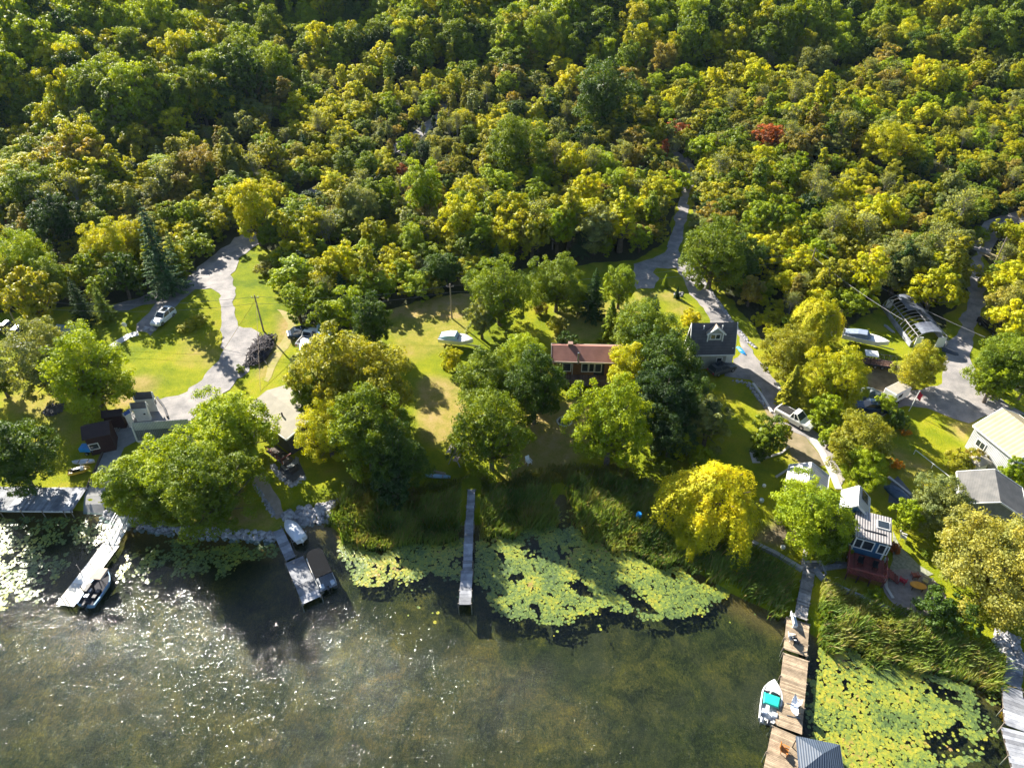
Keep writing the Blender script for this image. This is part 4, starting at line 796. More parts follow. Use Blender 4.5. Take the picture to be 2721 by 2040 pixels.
PADS = [(wpoly(p), d) for p, d in (
    ([(-60, 1380), (240, 1380), (300, 1405), (320, 1425), (290, 1450), (230, 1470), (175, 1520), (150, 1560), (110, 1610), (0, 1650), (-60, 1660)], 22),
    ([(420, 1440), (560, 1446), (735, 1452), (745, 1480), (690, 1510), (640, 1515), (580, 1535), (450, 1558), (330, 1562), (318, 1530), (350, 1480)], 28),
    ([(880, 1440), (990, 1465), (1110, 1466), (1238, 1434), (1240, 1560), (1130, 1555), (1110, 1560), (1000, 1570), (930, 1540), (895, 1490)], 46),
    ([(1266, 1445), (1380, 1438), (1440, 1400), (1490, 1330), (1520, 1400), (1560, 1440), (1640, 1470), (1740, 1512), (1850, 1555), (1940, 1575), (1910, 1610), (1830, 1660), (1800, 1672), (1720, 1660), (1640, 1640), (1600, 1650), (1530, 1670), (1400, 1672), (1330, 1655), (1290, 1615), (1268, 1560)], 46),
    ([(2172, 1728), (2330, 1770), (2480, 1800), (2560, 1830), (2600, 1900), (2640, 1960), (2560, 1960), (2600, 2010), (2560, 2060), (2430, 2080), (2150, 2200), (2130, 2040), (2150, 1880)], 46),
    ([(2560, 1800), (2660, 1850), (2655, 1880), (2600, 1850)], 20))]
HOLES = [wpoly(p) for p in ([(1392, 1440), (1430, 1430), (1440, 1490), (1400, 1500)], [(1490, 1320), (1520, 1340), (1530, 1400), (1490, 1420), (1462, 1390)], [(1630, 1575), (1660, 1560), (1760, 1650), (1690, 1640)], [(2440, 1800), (2540, 1850), (2560, 1900), (2480, 1860)], [(2440, 1960), (2530, 1940), (2600, 2010), (2480, 2040)],
                            [(1500, 1560), (1540, 1550), (1580, 1600), (1540, 1600)], [(1520, 1390), (1580, 1420), (1560, 1440)])]
r = np.random.RandomState(61); pts = []
for i, (p, d) in enumerate(PADS):
    q = fill([p], d, 62 + i); dn = vnoise(q[:, 0], q[:, 1], 1.3, 71) * .6 + vnoise(q[:, 0], q[:, 1], .5, 72) * .4; thr = (.42, .40, .27, .27, .24, .44)[i]; k = dn > thr
    for h in HOLES: k &= ~(inpoly(q[:, 0], q[:, 1], h) & (r.rand(len(q)) > .06))
    pts.append(q[k])
loose = fill([wpoly([(1040, 1570), (1260, 1570), (1270, 1620), (1180, 1680), (1060, 1640)])], .35, 81), fill([wpoly([(1290, 1640), (1560, 1680), (1600, 1740), (1480, 1760), (1330, 1720)])], .25, 82), fill([wpoly([(1880, 1600), (2060, 1640), (2060, 1800), (1900, 1700)])], .04, 83), fill([wpoly([(420, 1570), (520, 1570), (500, 1640), (430, 1620)])], .8, 84), fill([wpoly([(300, 1440), (370, 1430), (330, 1500), (200, 1530), (170, 1600), (230, 1480)])], .6, 85)
Q = np.concatenate(pts + list(loose)); k = Q[:, 1] < Ys(Q[:, 0]) + .6; Q = Q[k]; n = len(Q); kk = 8; rad = .08 + .12 * r.rand(n) ** 1.2; a0 = r.rand(n) * 6.28; tilt = r.randn(n, 2) * .05; z0 = .012 + r.rand(n) * .03
Vs = [np.stack([Q[:, 0], Q[:, 1], z0], 1)]
for j in range(kk):
    a = a0 + .25 + j * (6.283 - .5) / (kk - 1); dx_, dy_ = np.cos(a) * rad, np.sin(a) * rad; Vs.append(np.stack([Q[:, 0] + dx_, Q[:, 1] + dy_, z0 + dx_ * tilt[:, 0] + dy_ * tilt[:, 1] + .012 * r.rand(n)], 1))
V = np.stack(Vs, 1).reshape(-1, 3); b0 = np.arange(n)[:, None] * (kk + 1); F = np.concatenate([b0 + np.array([[0, j, j + 1]]) for j in range(1, kk)], 1).reshape(-1, 3)
tt = np.clip(.45 + .7 * (vnoise(Q[:, 0], Q[:, 1], 2.2, 91) - .5) + .6 * (r.rand(n) - .5), 0, 1)
PADM = tintmat('lily_leaf', [(.05, (.07, .11, .035)), (.35, (.13, .19, .045)), (.65, (.24, .275, .035)), (.9, (.35, .32, .035)), (1, (.30, .20, .07))], 0.0, .32, .5)
tag(link('lily_pads', mesh_np('lily_pads', V, F, np.repeat(tt, kk - 1), PADM)), kind='stuff'); print('pads', n)
# ---------------------------------------------------------------- shared materials for built things
WHITE = M('white_paint', (.80, .80, .78), (.68, .68, .66), 2, .5, .05); GEL = M('white_gelcoat', (.82, .82, .80), (.74, .74, .73), 1.5, .22, 0, coat=.5)
GLASS = M('dark_glass', (.02, .03, .04), (.03, .04, .05), 2, .06, 0, spec=.8); BLACKR = M('black_rubber', (.02, .02, .02), None, 5, .85, .1); STEEL = M('steel', (.45, .46, .48), (.35, .36, .38), 4, .35, .05, .9)
BLACKP = M('black_paint', (.015, .016, .02), None, 3, .25, 0, coat=.5); DKBLUE = M('dark_blue_paint', (.02, .045, .09), (.015, .03, .06), 2, .25, 0, coat=.5); GREYW = M('weathered_timber', (.36, .345, .33), (.20, .19, .185), 3.0, .85, .4, island=True, stretch=(1, 1, 1))
TANW = M('sunned_timber', (.40, .31, .215), (.24, .18, .12), 2.0, .8, .35, island=True); SILV = M('silvered_timber', (.36, .37, .40), (.18, .19, .22), 1.2, .8, .4, island=True); DKW = M('dark_timber', (.11, .085, .07), (.06, .05, .04), 3, .85, .3, island=True)
REDD = M('red_stained_deck', (.24, .055, .045), (.14, .035, .03), 3, .7, .3, island=True); BROWNW = M('brown_siding', (.22, .105, .05), (.15, .07, .035), 2.5, .75, .3); ALU = M('pale_deck_board', (.82, .80, .74), (.70, .68, .62), 1.5, .55, .15, island=True)
NAVY = M('navy_canvas', (.035, .05, .085), (.02, .03, .05), 3, .7, .2); BLKC = M('black_canvas', (.008, .009, .012), (.005, .006, .008), 3, .9, .2, spec=.1); BEIGEC = M('beige_canvas', (.44, .36, .29), (.34, .27, .22), 2, .8, .2); WHTC = M('white_tarp', (.74, .77, .82), (.55, .62, .74), 1.1, .5, .5)
TEAL = M('teal_canvas', (.01, .50, .40), (.01, .38, .30), 2, .6, .2); BLUET = M('blue_tarp', (.02, .30, .75), (.01, .20, .55), 1.4, .45, .4); CREAM = M('cream_siding', (.55, .53, .47), (.45, .43, .38), 2, .7, .1); BRICKY = M('grey_stucco', (.30, .31, .31), (.22, .23, .23), 3, .85, .2)
ROPE = M('wire', (.22, .22, .22), None, 3, .6, 0); YEL = M('yellow_plastic', (.65, .42, .03), (.5, .3, .02), 3, .4, .1); ORG = M('orange_plastic', (.65, .24, .05), (.5, .17, .03), 3, .45, .1); STONE = M('field_stone', (.44, .43, .44), (.24, .24, .26), 2.4, .9, .5, island=True)
REDC = M('red_fabric', (.55, .03, .06), (.4, .02, .05), 3, .7, .1); PINE = M('pole_timber', (.30, .25, .20), (.18, .15, .12), 3, .9, .3); RUST = M('rusty_metal', (.16, .08, .05), (.08, .05, .04), 4, .8, .4)
def shingle(name, c1, c2): return Mwave(name, c1, c2, 2.2, 'Y', .9, 0, .02, .8)
def ax2(p1, p2, h=0.0, absz=None):
    a = G(*p1, h) if absz is None else PZ(*p1, absz); b = G(*p2, h) if absz is None else PZ(*p2, absz)
    d = b - a; return (a + b) / 2, math.atan2(d[1], d[0]), math.hypot(d[0], d[1]), a, b
def planks(mb, a, b, w, z, pw=.14, gap=.02, th=.05, jit=0.0):
    a = Vector((a[0], a[1], 0)); b = Vector((b[0], b[1], 0)); d = b - a; L = d.length; d.normalize(); s = Vector((-d.y, d.x, 0)); n = max(1, int(L / (pw + gap)))
    for i in range(n):
        c = a + d * (L * (i + .5) / n); j = (random.random() - .5) * jit; mb.bar(c - s * (w / 2 + j) + Vector((0, 0, z)), c + s * (w / 2 - j) + Vector((0, 0, z)), L / n - gap, th)
def low_wall(name, label, cat, pts, w, h, mat, lift=0.0):
    mb = MB(); P_ = [G(*p) for p in pts]; o = P_[0].copy(); q = []
    for a, b in zip(P_[:-1], P_[1:]):
        n = max(1, int(np.hypot(*(b - a)[:2]) / 1.5))
        for i in range(n): q.append(a[:2] + (b[:2] - a[:2]) * i / n)
    q.append(P_[-1][:2])
    for a, b in zip(q[:-1], q[1:]):
        za, zb_ = gz(*a), gz(*b); e = (b - a) / (np.hypot(*(b - a)) + 1e-6) * .004
        mb.bar((a[0] + e[0] - o[0], a[1] + e[1] - o[1], za + lift + h / 2 - .2 - o[2]), (b[0] - e[0] - o[0], b[1] - e[1] - o[1], zb_ + lift + h / 2 - .2 - o[2]), w, h + .4)
    return tag(mb.build(name, mat, loc=tuple(o)), label, cat)
ICO = None
def stones(mb, c, r, sq, rng):
    global ICO
    if ICO is None:
        bm = bmesh.new(); bmesh.ops.create_icosphere(bm, subdivisions=1, radius=1); ICO = (np.array([v.co[:] for v in bm.verts]), [tuple(v.index for v in f.verts) for f in bm.faces]); bm.free()
    V, F = ICO; a = rng.rand() * 6.28; j = V * (1 + .28 * (rng.rand(len(V), 1) - .5)) * r * np.array([1, .75, sq]); co, si = math.cos(a), math.sin(a)
    mb.add(np.stack([j[:, 0] * co - j[:, 1] * si, j[:, 0] * si + j[:, 1] * co, j[:, 2]], 1) + np.array(c), F)
def stone_wall(name, label, pts, width, n, r0, r1, seed, cat='stone wall', mat=None):
    rng = np.random.RandomState(seed); P_ = [G(*p) for p in pts]; o = P_[0].copy(); mb = MB(); seg = [np.hypot(*(b - a)[:2]) for a, b in zip(P_[:-1], P_[1:])]; tot = sum(seg)
    for _ in range(n):
        t = rng.rand() * tot; i = 0
        while i < len(seg) - 1 and t > seg[i]: t -= seg[i]; i += 1
        a, b = P_[i], P_[i + 1]; d = (b - a)[:2] / (seg[i] + 1e-6); q = a[:2] + d * t + np.array([-d[1], d[0]]) * (rng.rand() - .5) * width; r = rng.uniform(r0, r1)
        stones(mb, (q[0] - o[0], q[1] - o[1], max(gz(*q), -.35) + r * .25 - o[2]), r, rng.uniform(.5, .8), rng)
    return tag(mb.build(name, mat or STONE, loc=tuple(o)), label, cat)

# ---------------------------------------------------------------- houses
def side_pt(side, L, W, s, z, out=0.0):
    return {'+y': (s, W / 2 + out, z), '-y': (-s, -W / 2 - out, z), '+x': (L / 2 + out, -s, z), '-x': (-L / 2 - out, s, z)}[side]
def window(t, side, L, W, s, z, w, h, frame=None, pane=None, name='window', panes=1):
    """window pane with its frame as a sub-part, set on one wall"""
    c = Vector(side_pt(side, L, W, s, z, .02)); a = Vector(side_pt(side, L, W, s + 1, z, .02)) - c; up = Vector((0, 0, 1)); n = a.cross(up) if side in ('+y',) else a.cross(up)
    out = Vector(side_pt(side, L, W, s, z, 1.02)) - c; mb = MB(); mb.bar(c - a * w / 2, c + a * w / 2, .05, h, (0, 0, 1)); p = mb.build(name, pane or GLASS, t)
    f = MB(); fw = .11; o2 = out * .03
    for sg in (-1, 1):
        f.bar(c + o2 + a * sg * (w / 2 + fw / 2) - up * (h / 2 + fw), c + o2 + a * sg * (w / 2 + fw / 2) + up * (h / 2 + fw), fw, .07, up=out)
        f.bar(c + o2 - a * (w / 2) + up * sg * (h / 2 + fw / 2), c + o2 + a * (w / 2) + up * sg * (h / 2 + fw / 2), .07, fw)
    for k in range(1, panes): f.bar(c + o2 + a * (w * (k / panes - .5)) - up * h / 2, c + o2 + a * (w * (k / panes - .5)) + up * h / 2, .06, .06, up=out)
    f.build('frame', frame or WHITE, p); return p
def door(t, side, L, W, s, w=.9, h=2.0, mat=None, z0=.1):
    c = Vector(side_pt(side, L, W, s, z0 + h / 2, .03)); a = Vector(side_pt(side, L, W, s + 1, z0 + h / 2, .03)) - c; out = Vector(side_pt(side, L, W, s, z0 + h / 2, 1.03)) - c
    d = MB().bar(c - a * w / 2, c + a * w / 2, .06, h).build('door', mat or WHITE, t); MB().bar(c + a * w * .38 + out * .06 - Vector((0, 0, .1)), c + a * w * .38 + out * .06 + Vector((0, 0, .02)), .05).build('handle', STEEL, d)
    return d
def gable(name, label, cat, A, B, hr, eaves, he, wall, roof, over=.35, trim=None, Lmul=1.0, shift=0.0):
    """gabled building from its ridge ends and one visible eave line"""
    a, b = G(*A, hr), G(*B, hr); d = (b - a)[:2]; L = np.hypot(*d); u = d / L; es = [G(*e, he)[:2] for e in eaves]; n = np.array([-u[1], u[0]]); off = np.mean([np.dot(e - a[:2], n) for e in es]); sg = 1 if off > 0 else -1
    Wd = 2 * abs(off); c = (a[:2] + b[:2]) / 2 + u * shift; L *= Lmul
    if sg < 0: u = -u
    rz = math.atan2(u[1], u[0]); zg = min(gz(c[0] + u[0] * i * L / 2 - u[1] * j * Wd / 2, c[1] + u[1] * i * L / 2 + u[0] * j * Wd / 2) for i in (-1, 1) for j in (-1, 1)); zt = gz(*c) - zg
    t = thing(name, label, cat, (c[0], c[1], zg), rz); hr2, he2 = hr + zt, he + zt; w2 = Wd / 2 - over; l2 = L / 2 - over * .7; sl = (hr2 - he2) / (Wd / 2); hw = he2 + sl * over - .04
    mb = MB(); v = [(-l2, -w2, -.4), (l2, -w2, -.4), (l2, w2, -.4), (-l2, w2, -.4), (-l2, -w2, hw), (l2, -w2, hw), (l2, w2, hw), (-l2, w2, hw), (-l2, 0, hr2 - .06), (l2, 0, hr2 - .06)]
    mb.add(v, [(0, 1, 5, 4), (2, 3, 7, 6), (1, 2, 6, 9, 5), (3, 0, 4, 8, 7)]); mb.build('wall', wall, t)
    r = MB(); th = .12
    for s in (-1, 1):
        p = [(-L / 2, s * Wd / 2, he2), (L / 2, s * Wd / 2, he2), (L / 2, 0, hr2), (-L / 2, 0, hr2)]; r.add(p + [(x, y, z + th) for x, y, z in p], [(0, 1, 2, 3), (4, 5, 6, 7), (0, 1, 5, 4), (1, 2, 6, 5), (3, 0, 4, 7)])
    ro = r.build('roof', roof, t)
    if trim:
        f = MB()
        for s in (-1, 1):
            f.bar((-L / 2, s * (Wd / 2 + .04), he2 + .04), (L / 2, s * (Wd / 2 + .04), he2 + .04), .07, .2)
            for e in (-1, 1): f.bar((e * (L / 2 + .035), s * Wd / 2, he2 + .05), (e * (L / 2 + .035), 0, hr2 + .05), .07, .2)
        f.build('trim', trim, t)
    t['dims'] = (L - over * 1.4, Wd - over * 2, hw, hr2, zt); return t, L - over * 1.4, Wd - over * 2, hw, hr2, zt, ro
def hut(name, label, cat, c, rz, sx, sy, wall_h, apex, wall, roof, open_=False, over=.3):
    t = thing(name, label, cat, tuple(c), rz)
    if open_:
        for i in (-1, 1):
            for j in (-1, 1): MB().box(i * sx / 2 - .06, i * sx / 2 + .06, j * sy / 2 - .06, j * sy / 2 + .06, -.2, wall_h).build('post', wall, t)
    else: MB().box(-sx / 2, sx / 2, -sy / 2, sy / 2, -.3, wall_h).build('wall', wall, t)
    X, Y = sx / 2 + over, sy / 2 + over; q = [(-X, -Y, wall_h), (X, -Y, wall_h), (X, Y, wall_h), (-X, Y, wall_h)]; MB().add(q + [(x, y, z - .12) for x, y, z in q] + [(0, 0, apex)], [(0, 1, 8), (1, 2, 8), (2, 3, 8), (3, 0, 8), (4, 5, 1, 0), (5, 6, 2, 1), (6, 7, 3, 2), (7, 4, 0, 3), (7, 6, 5, 4)]).build('roof', roof, t)
    return t
# ---------------------------------------------------------------- vehicles and boats
def wheels(t, xs, y, r=.34, w=.24):
    for x in xs:
        for s in (-1, 1):
            wl_ = MB().tube([(x, s * y - w / 2, r), (x, s * y + w / 2, r)], r, 16).build('wheel', BLACKR, t); MB().tube([(x, s * (y + .0) - w / 2 - .01, r), (x, s * y + w / 2 + .01, r)], r * .58, 12).build('rim', STEEL, wl_)
def car(label, cat, c, rz, paint, L=4.6, W=1.85, H=1.68, kind='suv', group=None, name=None):
    t = thing(name or ('pickup_truck' if kind == 'pickup' else 'parked_car'), label, cat, tuple(c), rz, group); h = L / 2; b = MB(); hood = H * .60; y = W / 2
    def ring(x, z0, z1, w): return [(x, -w, z0), (x, w, z0), (x, w * 1.0, z1 * .75 + z0 * .25), (x, w * .9, z1), (x, -w * .9, z1), (x, -w, z1 * .75 + z0 * .25)]
    b.rings([ring(-h, .45, hood * .93, y * .86), ring(-h + .12, .28, hood * 1.02, y * .97), ring(-h * .5, .24, hood * 1.04, y), ring(h * .35, .24, hood * 1.02, y), ring(h * .8, .26, hood * .92, y * .96), ring(h, .36, hood * .74, y * .82)]).build('body', paint, t, smooth=False, bevel=.03)
    x0, x1 = {'suv': (-h * .96, h * .38), 'sedan': (-h * .72, h * .40), 'pickup': (-h * .12, h * .42)}[kind]; r0, r1 = {'suv': (-h * .80, h * .06), 'sedan': (-h * .42, h * .08), 'pickup': (-h * .04, h * .16)}[kind]; z0, z1 = hood * 1.0, H
    g = MB(); v = [(x0, -y * .88, z0), (x1, -y * .88, z0), (x1, y * .88, z0), (x0, y * .88, z0), (r0, -y * .72, z1 - .05), (r1, -y * .72, z1 - .05), (r1, y * .72, z1 - .05), (r0, y * .72, z1 - .05)]
    g.add(v, [(0, 1, 5, 4), (1, 2, 6, 5), (2, 3, 7, 6), (3, 0, 4, 7), (4, 5, 6, 7)]).build('window', GLASS, t)
    rf = MB().box(r0 - .05, r1 + .05, -y * .74, y * .74, z1 - .06, z1).build('roof', paint, t, bevel=.02)
    if kind == 'suv': MB().box(r0 + .5, r1 - .25, -y * .45, y * .45, z1 + .002, z1 + .012).build('sunroof', GLASS, rf)
    pl = MB()
    for s in (-1, 1):
        for (xa, xb) in ((x0, r0), (x1, r1), ((x0 + x1) / 2 - .1, (r0 + r1) / 2 - .1)): pl.bar((xa, s * y * .89, z0), (xb, s * y * .73, z1 - .04), .09)
    pl.build('pillar', paint, t)
    if kind == 'pickup': MB().box(-h * .92, -h * .18, -y * .78, y * .78, hood * .99, hood * 1.06).build('bed_liner', BLACKR, t)
    for s in (-1, 1):
        MB().box(h * .93, h * 1.0 + .01, s * y * .62 - .16, s * y * .62 + .16, hood * .56, hood * .74).build('headlight', GEL, t); MB().box(-h - .02, -h * .97, s * y * .7 - .12, s * y * .7 + .12, hood * .6, hood * .9).build('tail_light', REDC, t)
    wheels(t, (-h * .60, h * .60), y * .88); return t
def hullrings(L, W, H, n=9, bowp=.6, keel=.35):
    rg = []
    for i in range(n):
        t = i / (n - 1); x = -L / 2 + L * t; w = W / 2 * (1 - max(0, (t - bowp) / (1 - bowp)) ** 2.0) * (.93 + .07 * min(1, t * 4)); w = max(w, .03); z1 = H * (1 + .22 * max(0, t - .4)); kz = keel * max(0, (t - .6) / .4) ** 2 * H
        rg.append([(x, -w, z1), (x, -w * .86, H * .35 + kz), (x, 0, kz * 1.4), (x, w * .86, H * .35 + kz), (x, w, z1)])
    return rg
def hull(t, L, W, H, mat, z=0.0, name='hull', inner=None):
    rg = [[(x, y, zz + z) for x, y, zz in r] for r in hullrings(L, W, H)]; mb = MB(); mb.rings(rg, True, True, False); inn = [[(x * .97, y * .86, zz + .01) for x, y, zz in (r[0], r[4])] for r in rg]
    m = len(rg)
    for i in range(m - 1):     # gunwale strips
        a, b, c, d = rg[i][0], rg[i + 1][0], inn[i + 1][0], inn[i][0]; mb.add([a, b, c, d], [(0, 1, 2, 3)]); a, b, c, d = rg[i][4], rg[i + 1][4], inn[i + 1][1], inn[i][1]; mb.add([a, d, c, b], [(0, 1, 2, 3)])
    h = mb.build(name, mat, t, smooth=False); fl = MB()
    for i in range(m - 1): fl.add([(x, y, zz - H * .35) for x, y, zz in (inn[i][0], inn[i + 1][0], inn[i + 1][1], inn[i][1])], [(0, 1, 2, 3)]); fl.add([inn[i][0], inn[i + 1][0], (inn[i + 1][0][0], inn[i + 1][0][1], inn[i + 1][0][2] - H * .35), (inn[i][0][0], inn[i][0][1], inn[i][0][2] - H * .35)], [(0, 1, 2, 3)]); fl.add([inn[i][1], inn[i + 1][1], (inn[i + 1][1][0], inn[i + 1][1][1], inn[i + 1][1][2] - H * .35), (inn[i][1][0], inn[i][1][1], inn[i][1][2] - H * .35)], [(3, 2, 1, 0)])
    fl.build('floor', inner or mat, t); return h
def outboard(t, x, z, mat=None, y=0):
    o = MB().rings([[(x + dx * .32, y + dy * .18, z + zz) for dx, dy in ((-1, -1), (1, -1), (1, 1), (-1, 1))] for zz in (0, .35)] + [[(x + dx * .22, y + dy * .13, z + .5) for dx, dy in ((-1, -1), (1, -1), (1, 1), (-1, 1))]]).build('outboard_motor', mat or BLACKP, t, bevel=.04); MB().bar((x - .02, y, z), (x - .05, y, z - .75), .14).build('shaft', STEEL, o)
def cover(t, L, W, z0, H, mat, name='cover', ridge=.0, n=11, bow=.55):
    rg = []
    for i in range(n):
        s = i / (n - 1); x = -L / 2 + L * s; w = W / 2 * (1 - max(0, (s - bow) / (1 - bow)) ** 2) * min(1, .8 + s * 2); w = max(w, .05); hh = H * (math.sin(math.pi * min(1, .18 + s * .82)) ** .6) * (1 + .10 * math.sin(i * 2.1)); hh = max(hh, .06)
        rg.append([(x, w * math.cos(a), z0 + hh * math.sin(a) ** .8 if math.sin(a) > 0 else z0) for a in np.linspace(0, math.pi, 9)])
    return MB().rings(rg, True, True, True).build(name, mat, t, smooth=True)
# ---------------------------------------------------------------- buildings, left to right
SLATE = shingle('slate_shingle', (.105, .105, .12), (.07, .07, .085)); CHAR = shingle('charcoal_shingle', (.15, .145, .14), (.10, .10, .10)); REDB = shingle('red_brown_shingle', (.33, .15, .115), (.25, .11, .085)); MAROON = shingle('maroon_roof_felt', (.06, .036, .04), (.04, .024, .028))
GREYR = M('grey_roof_felt', (.34, .31, .25), (.27, .25, .20), 1.0, .9, .2); TANM = Mwave('cream_ribbed_metal', (.44, .37, .24), (.37, .31, .20), .55, 'X', .5, .1, .03, .8); WHITM = Mwave('white_ribbed_metal', (.50, .50, .52), (.38, .38, .40), .8, 'X', .4, .2, .03, .8)
CORR = Mwave('corrugated_metal', (.46, .43, .42), (.32, .30, .30), 1.15, 'X', .5, .3, .05, .35); CORRB = Mwave('grey_ribbed_metal', (.24, .27, .33), (.17, .19, .24), 1.3, 'X', .45, .4, .04, .5); SIDW = Mwave('white_board_siding', (.66, .67, .68), (.5, .51, .53), 1.6, 'X', .6, 0, .03, .45)
BLUES = Mwave('blue_siding', (.03, .13, .26), (.02, .09, .2), 2.4, 'Z', .6, 0, .02, .7); MARW = M('maroon_wall', (.045, .016, .018), (.03, .01, .012), 3, .7, .2); SIDC = Mwave('olive_cream_siding', (.40, .40, .34), (.33, .33, .28), 2.2, 'Z', .7, 0, .02, .75)
t, L, W, hw, hr, zt, ro = gable('house', 'low house with a blue-grey roof behind the grey-green tree at far left', 'house', (150, 862), (215, 868), 3.6, [(130, 880), (200, 888)], 2.6, BRICKY, M('blue_grey_roof', (.16, .22, .30), (.10, .15, .22), 1, .6, .1)); window(t, '+y', L, W, 0, 1.5 + zt, 1.2, .8)
t, L, W, hw, hr, zt, ro = gable('boathouse', 'large maroon boathouse with a dark roof beside the concrete ramp', 'boathouse', (216, 1135), (288, 1120), 3.9, [(196, 1168), (262, 1172)], 2.9, MARW, MAROON, .3, Lmul=1.05)
window(t, '+y', L, W, .8, 1.4 + zt, 1.0, .8); door(t, '-y', L, W, -1, mat=MARW)
t, L, W, hw, hr, zt, ro = gable('shed', 'small maroon lean-to shed behind the maroon boathouse', 'shed', (268, 1093), (322, 1087), 3.0, [(262, 1112), (318, 1108)], 2.3, MARW, MAROON, .2); door(t, '+x', L, W, 0, mat=MARW, h=1.8)
t, L, W, hw, hr, zt, ro = gable('shed', 'white gabled shed with a black roof, uppermost of the three white sheds', 'shed', (352, 1045), (402, 1041), 3.5, [(352, 1064), (401, 1063)], 2.3, WHITE, SLATE, .12, WHITE); window(t, '-x', L, W, 0, 1.7 + zt, .5, .7); window(t, '+x', L, W, 0, 1.7 + zt, .5, .7); door(t, '-y', L, W, .5)
t, L, W, hw, hr, zt, ro = gable('shed', 'white shed with a patched grey-brown roof, middle of the three white sheds', 'shed', (346, 1072), (386, 1068), 3.1, [(339, 1090), (378, 1088)], 2.2, WHITE, M('patchy_roof', (.20, .17, .15), (.12, .11, .12), 1.2, .9, .2), .1, WHITE); window(t, '+y', L, W, -.4, 1.3 + zt, .3, .3)
t, L, W, hw, hr, zt, ro = gable('shed', 'tiny white hut with a blue roof, lowest of the three white sheds', 'hut', (327, 1099), (343, 1089), 2.6, [(332, 1109), (349, 1096)], 2.1, WHITE, M('blue_roof', (.03, .10, .38), (.02, .07, .28), 2, .5, .1), .1, WHITE); door(t, '+y', L, W, 0, .6, 1.7)
t, L, W, hw, hr, zt, ro = gable('boathouse', 'long boathouse with a ribbed metal roof, half hidden by the lakeside trees', 'boathouse', (352, 1136), (505, 1122), 3.9, [(345, 1172), (420, 1175)], 1.5, SIDW, CORRB, .25, WHITE); window(t, '-x', L, W, 0, 1.6 + zt, 1, .8); door(t, '-x', L, W, 2.0)
# tan-roofed cottage
c, rz, Lh, a, b = ax2((761, 1168), (822, 1130), 3.2); u = np.array([math.cos(rz), math.sin(rz)]); nrm = np.array([-u[1], u[0]]); D = 9.5; Wf = 7.2; ctr = a[:2] + u * Wf / 2 + nrm * D / 2; zg = gz(*ctr) - .3
t = thing('cottage', 'small dark lakeside cottage with a tan felt roof between two trees', 'cottage', (ctr[0], ctr[1], zg), rz); CW, CD = Wf - .7, D - .7
MB().add([(-CW / 2, -CD / 2, -.5), (CW / 2, -CD / 2, -.5), (CW / 2, CD / 2, -.5), (-CW / 2, CD / 2, -.5), (-CW / 2, -CD / 2, 3.15), (CW / 2, -CD / 2, 3.15), (CW / 2, CD / 2, 3.15), (-CW / 2, CD / 2, 3.15), (0, -CD / 2, 3.95), (0, CD / 2, 3.95)], [(0, 1, 5, 8, 4), (1, 2, 6, 5), (2, 3, 7, 9, 6), (3, 0, 4, 7)]).build('wall', M('dark_stained_wall', (.06, .055, .06), (.04, .04, .045), 3, .7, .2), t)
r_ = MB()
for s in (-1, 1): p = [(s * Wf / 2, -D / 2, 3.1), (s * Wf / 2, D / 2, 3.1), (0, D / 2, 4.0), (0, -D / 2, 4.0)]; r_.add(p + [(x, y, z + .14) for x, y, z in p], [(0, 1, 2, 3), (4, 5, 6, 7), (0, 1, 5, 4), (1, 2, 6, 5), (3, 0, 4, 7)])
ro = r_.build('roof', GREYR, t); MB().tube([(-1.5, -1, 3.5), (-1.5, -1, 4.3)], .12, 8).build('vent_pipe', BLACKR, ro); MB().tube([(.9, .4, 3.6), (.9, .4, 4.25)], .10, 8).build('vent_pipe', BLACKR, ro)
for s in (-1.6, 0, 1.6): window(t, '-y', CW, CD, s, 1.75, 1.25, 1.5)
fas = MB(); fas.bar((-Wf / 2, -D / 2 - .04, 3.15), (0, -D / 2 - .04, 4.05), .07, .22); fas.bar((Wf / 2, -D / 2 - .04, 3.15), (0, -D / 2 - .04, 4.05), .07, .22); fas.bar((-Wf / 2 - .04, -D / 2, 3.12), (-Wf / 2 - .04, D / 2, 3.12), .07, .22); fas.build('trim', WHITE, t)
dk = MB(); planks(dk, (-Wf / 2 - 1.1, -D / 2 - 1.2), (-Wf / 2 - 1.1, -D / 2 + 2.6), 1.6, .9); dkp = dk.build('deck', DKW, t); rl = MB()
for y in np.arange(-D / 2 - 1.2, -D / 2 + 2.7, 1.2): rl.bar((-Wf / 2 - 1.9, y, .9), (-Wf / 2 - 1.9, y, 1.85), .08)
rl.bar((-Wf / 2 - 1.9, -D / 2 - 1.2, 1.85), (-Wf / 2 - 1.9, -D / 2 + 2.6, 1.85), .09); rl.bar((-Wf / 2 - 1.9, -D / 2 - 1.2, 1.85), (-Wf / 2 - .4, -D / 2 - 1.2, 1.85), .09); rl.build('railing', REDD, dkp)
st = MB()
for k in range(5): st.box(-Wf / 2 - 1.8, -Wf / 2 - .6, -D / 2 - 1.5 - k * .3, -D / 2 - 1.22 - k * .3, .7 - k * .17, .76 - k * .17)
st.build('steps', DKW, dkp)
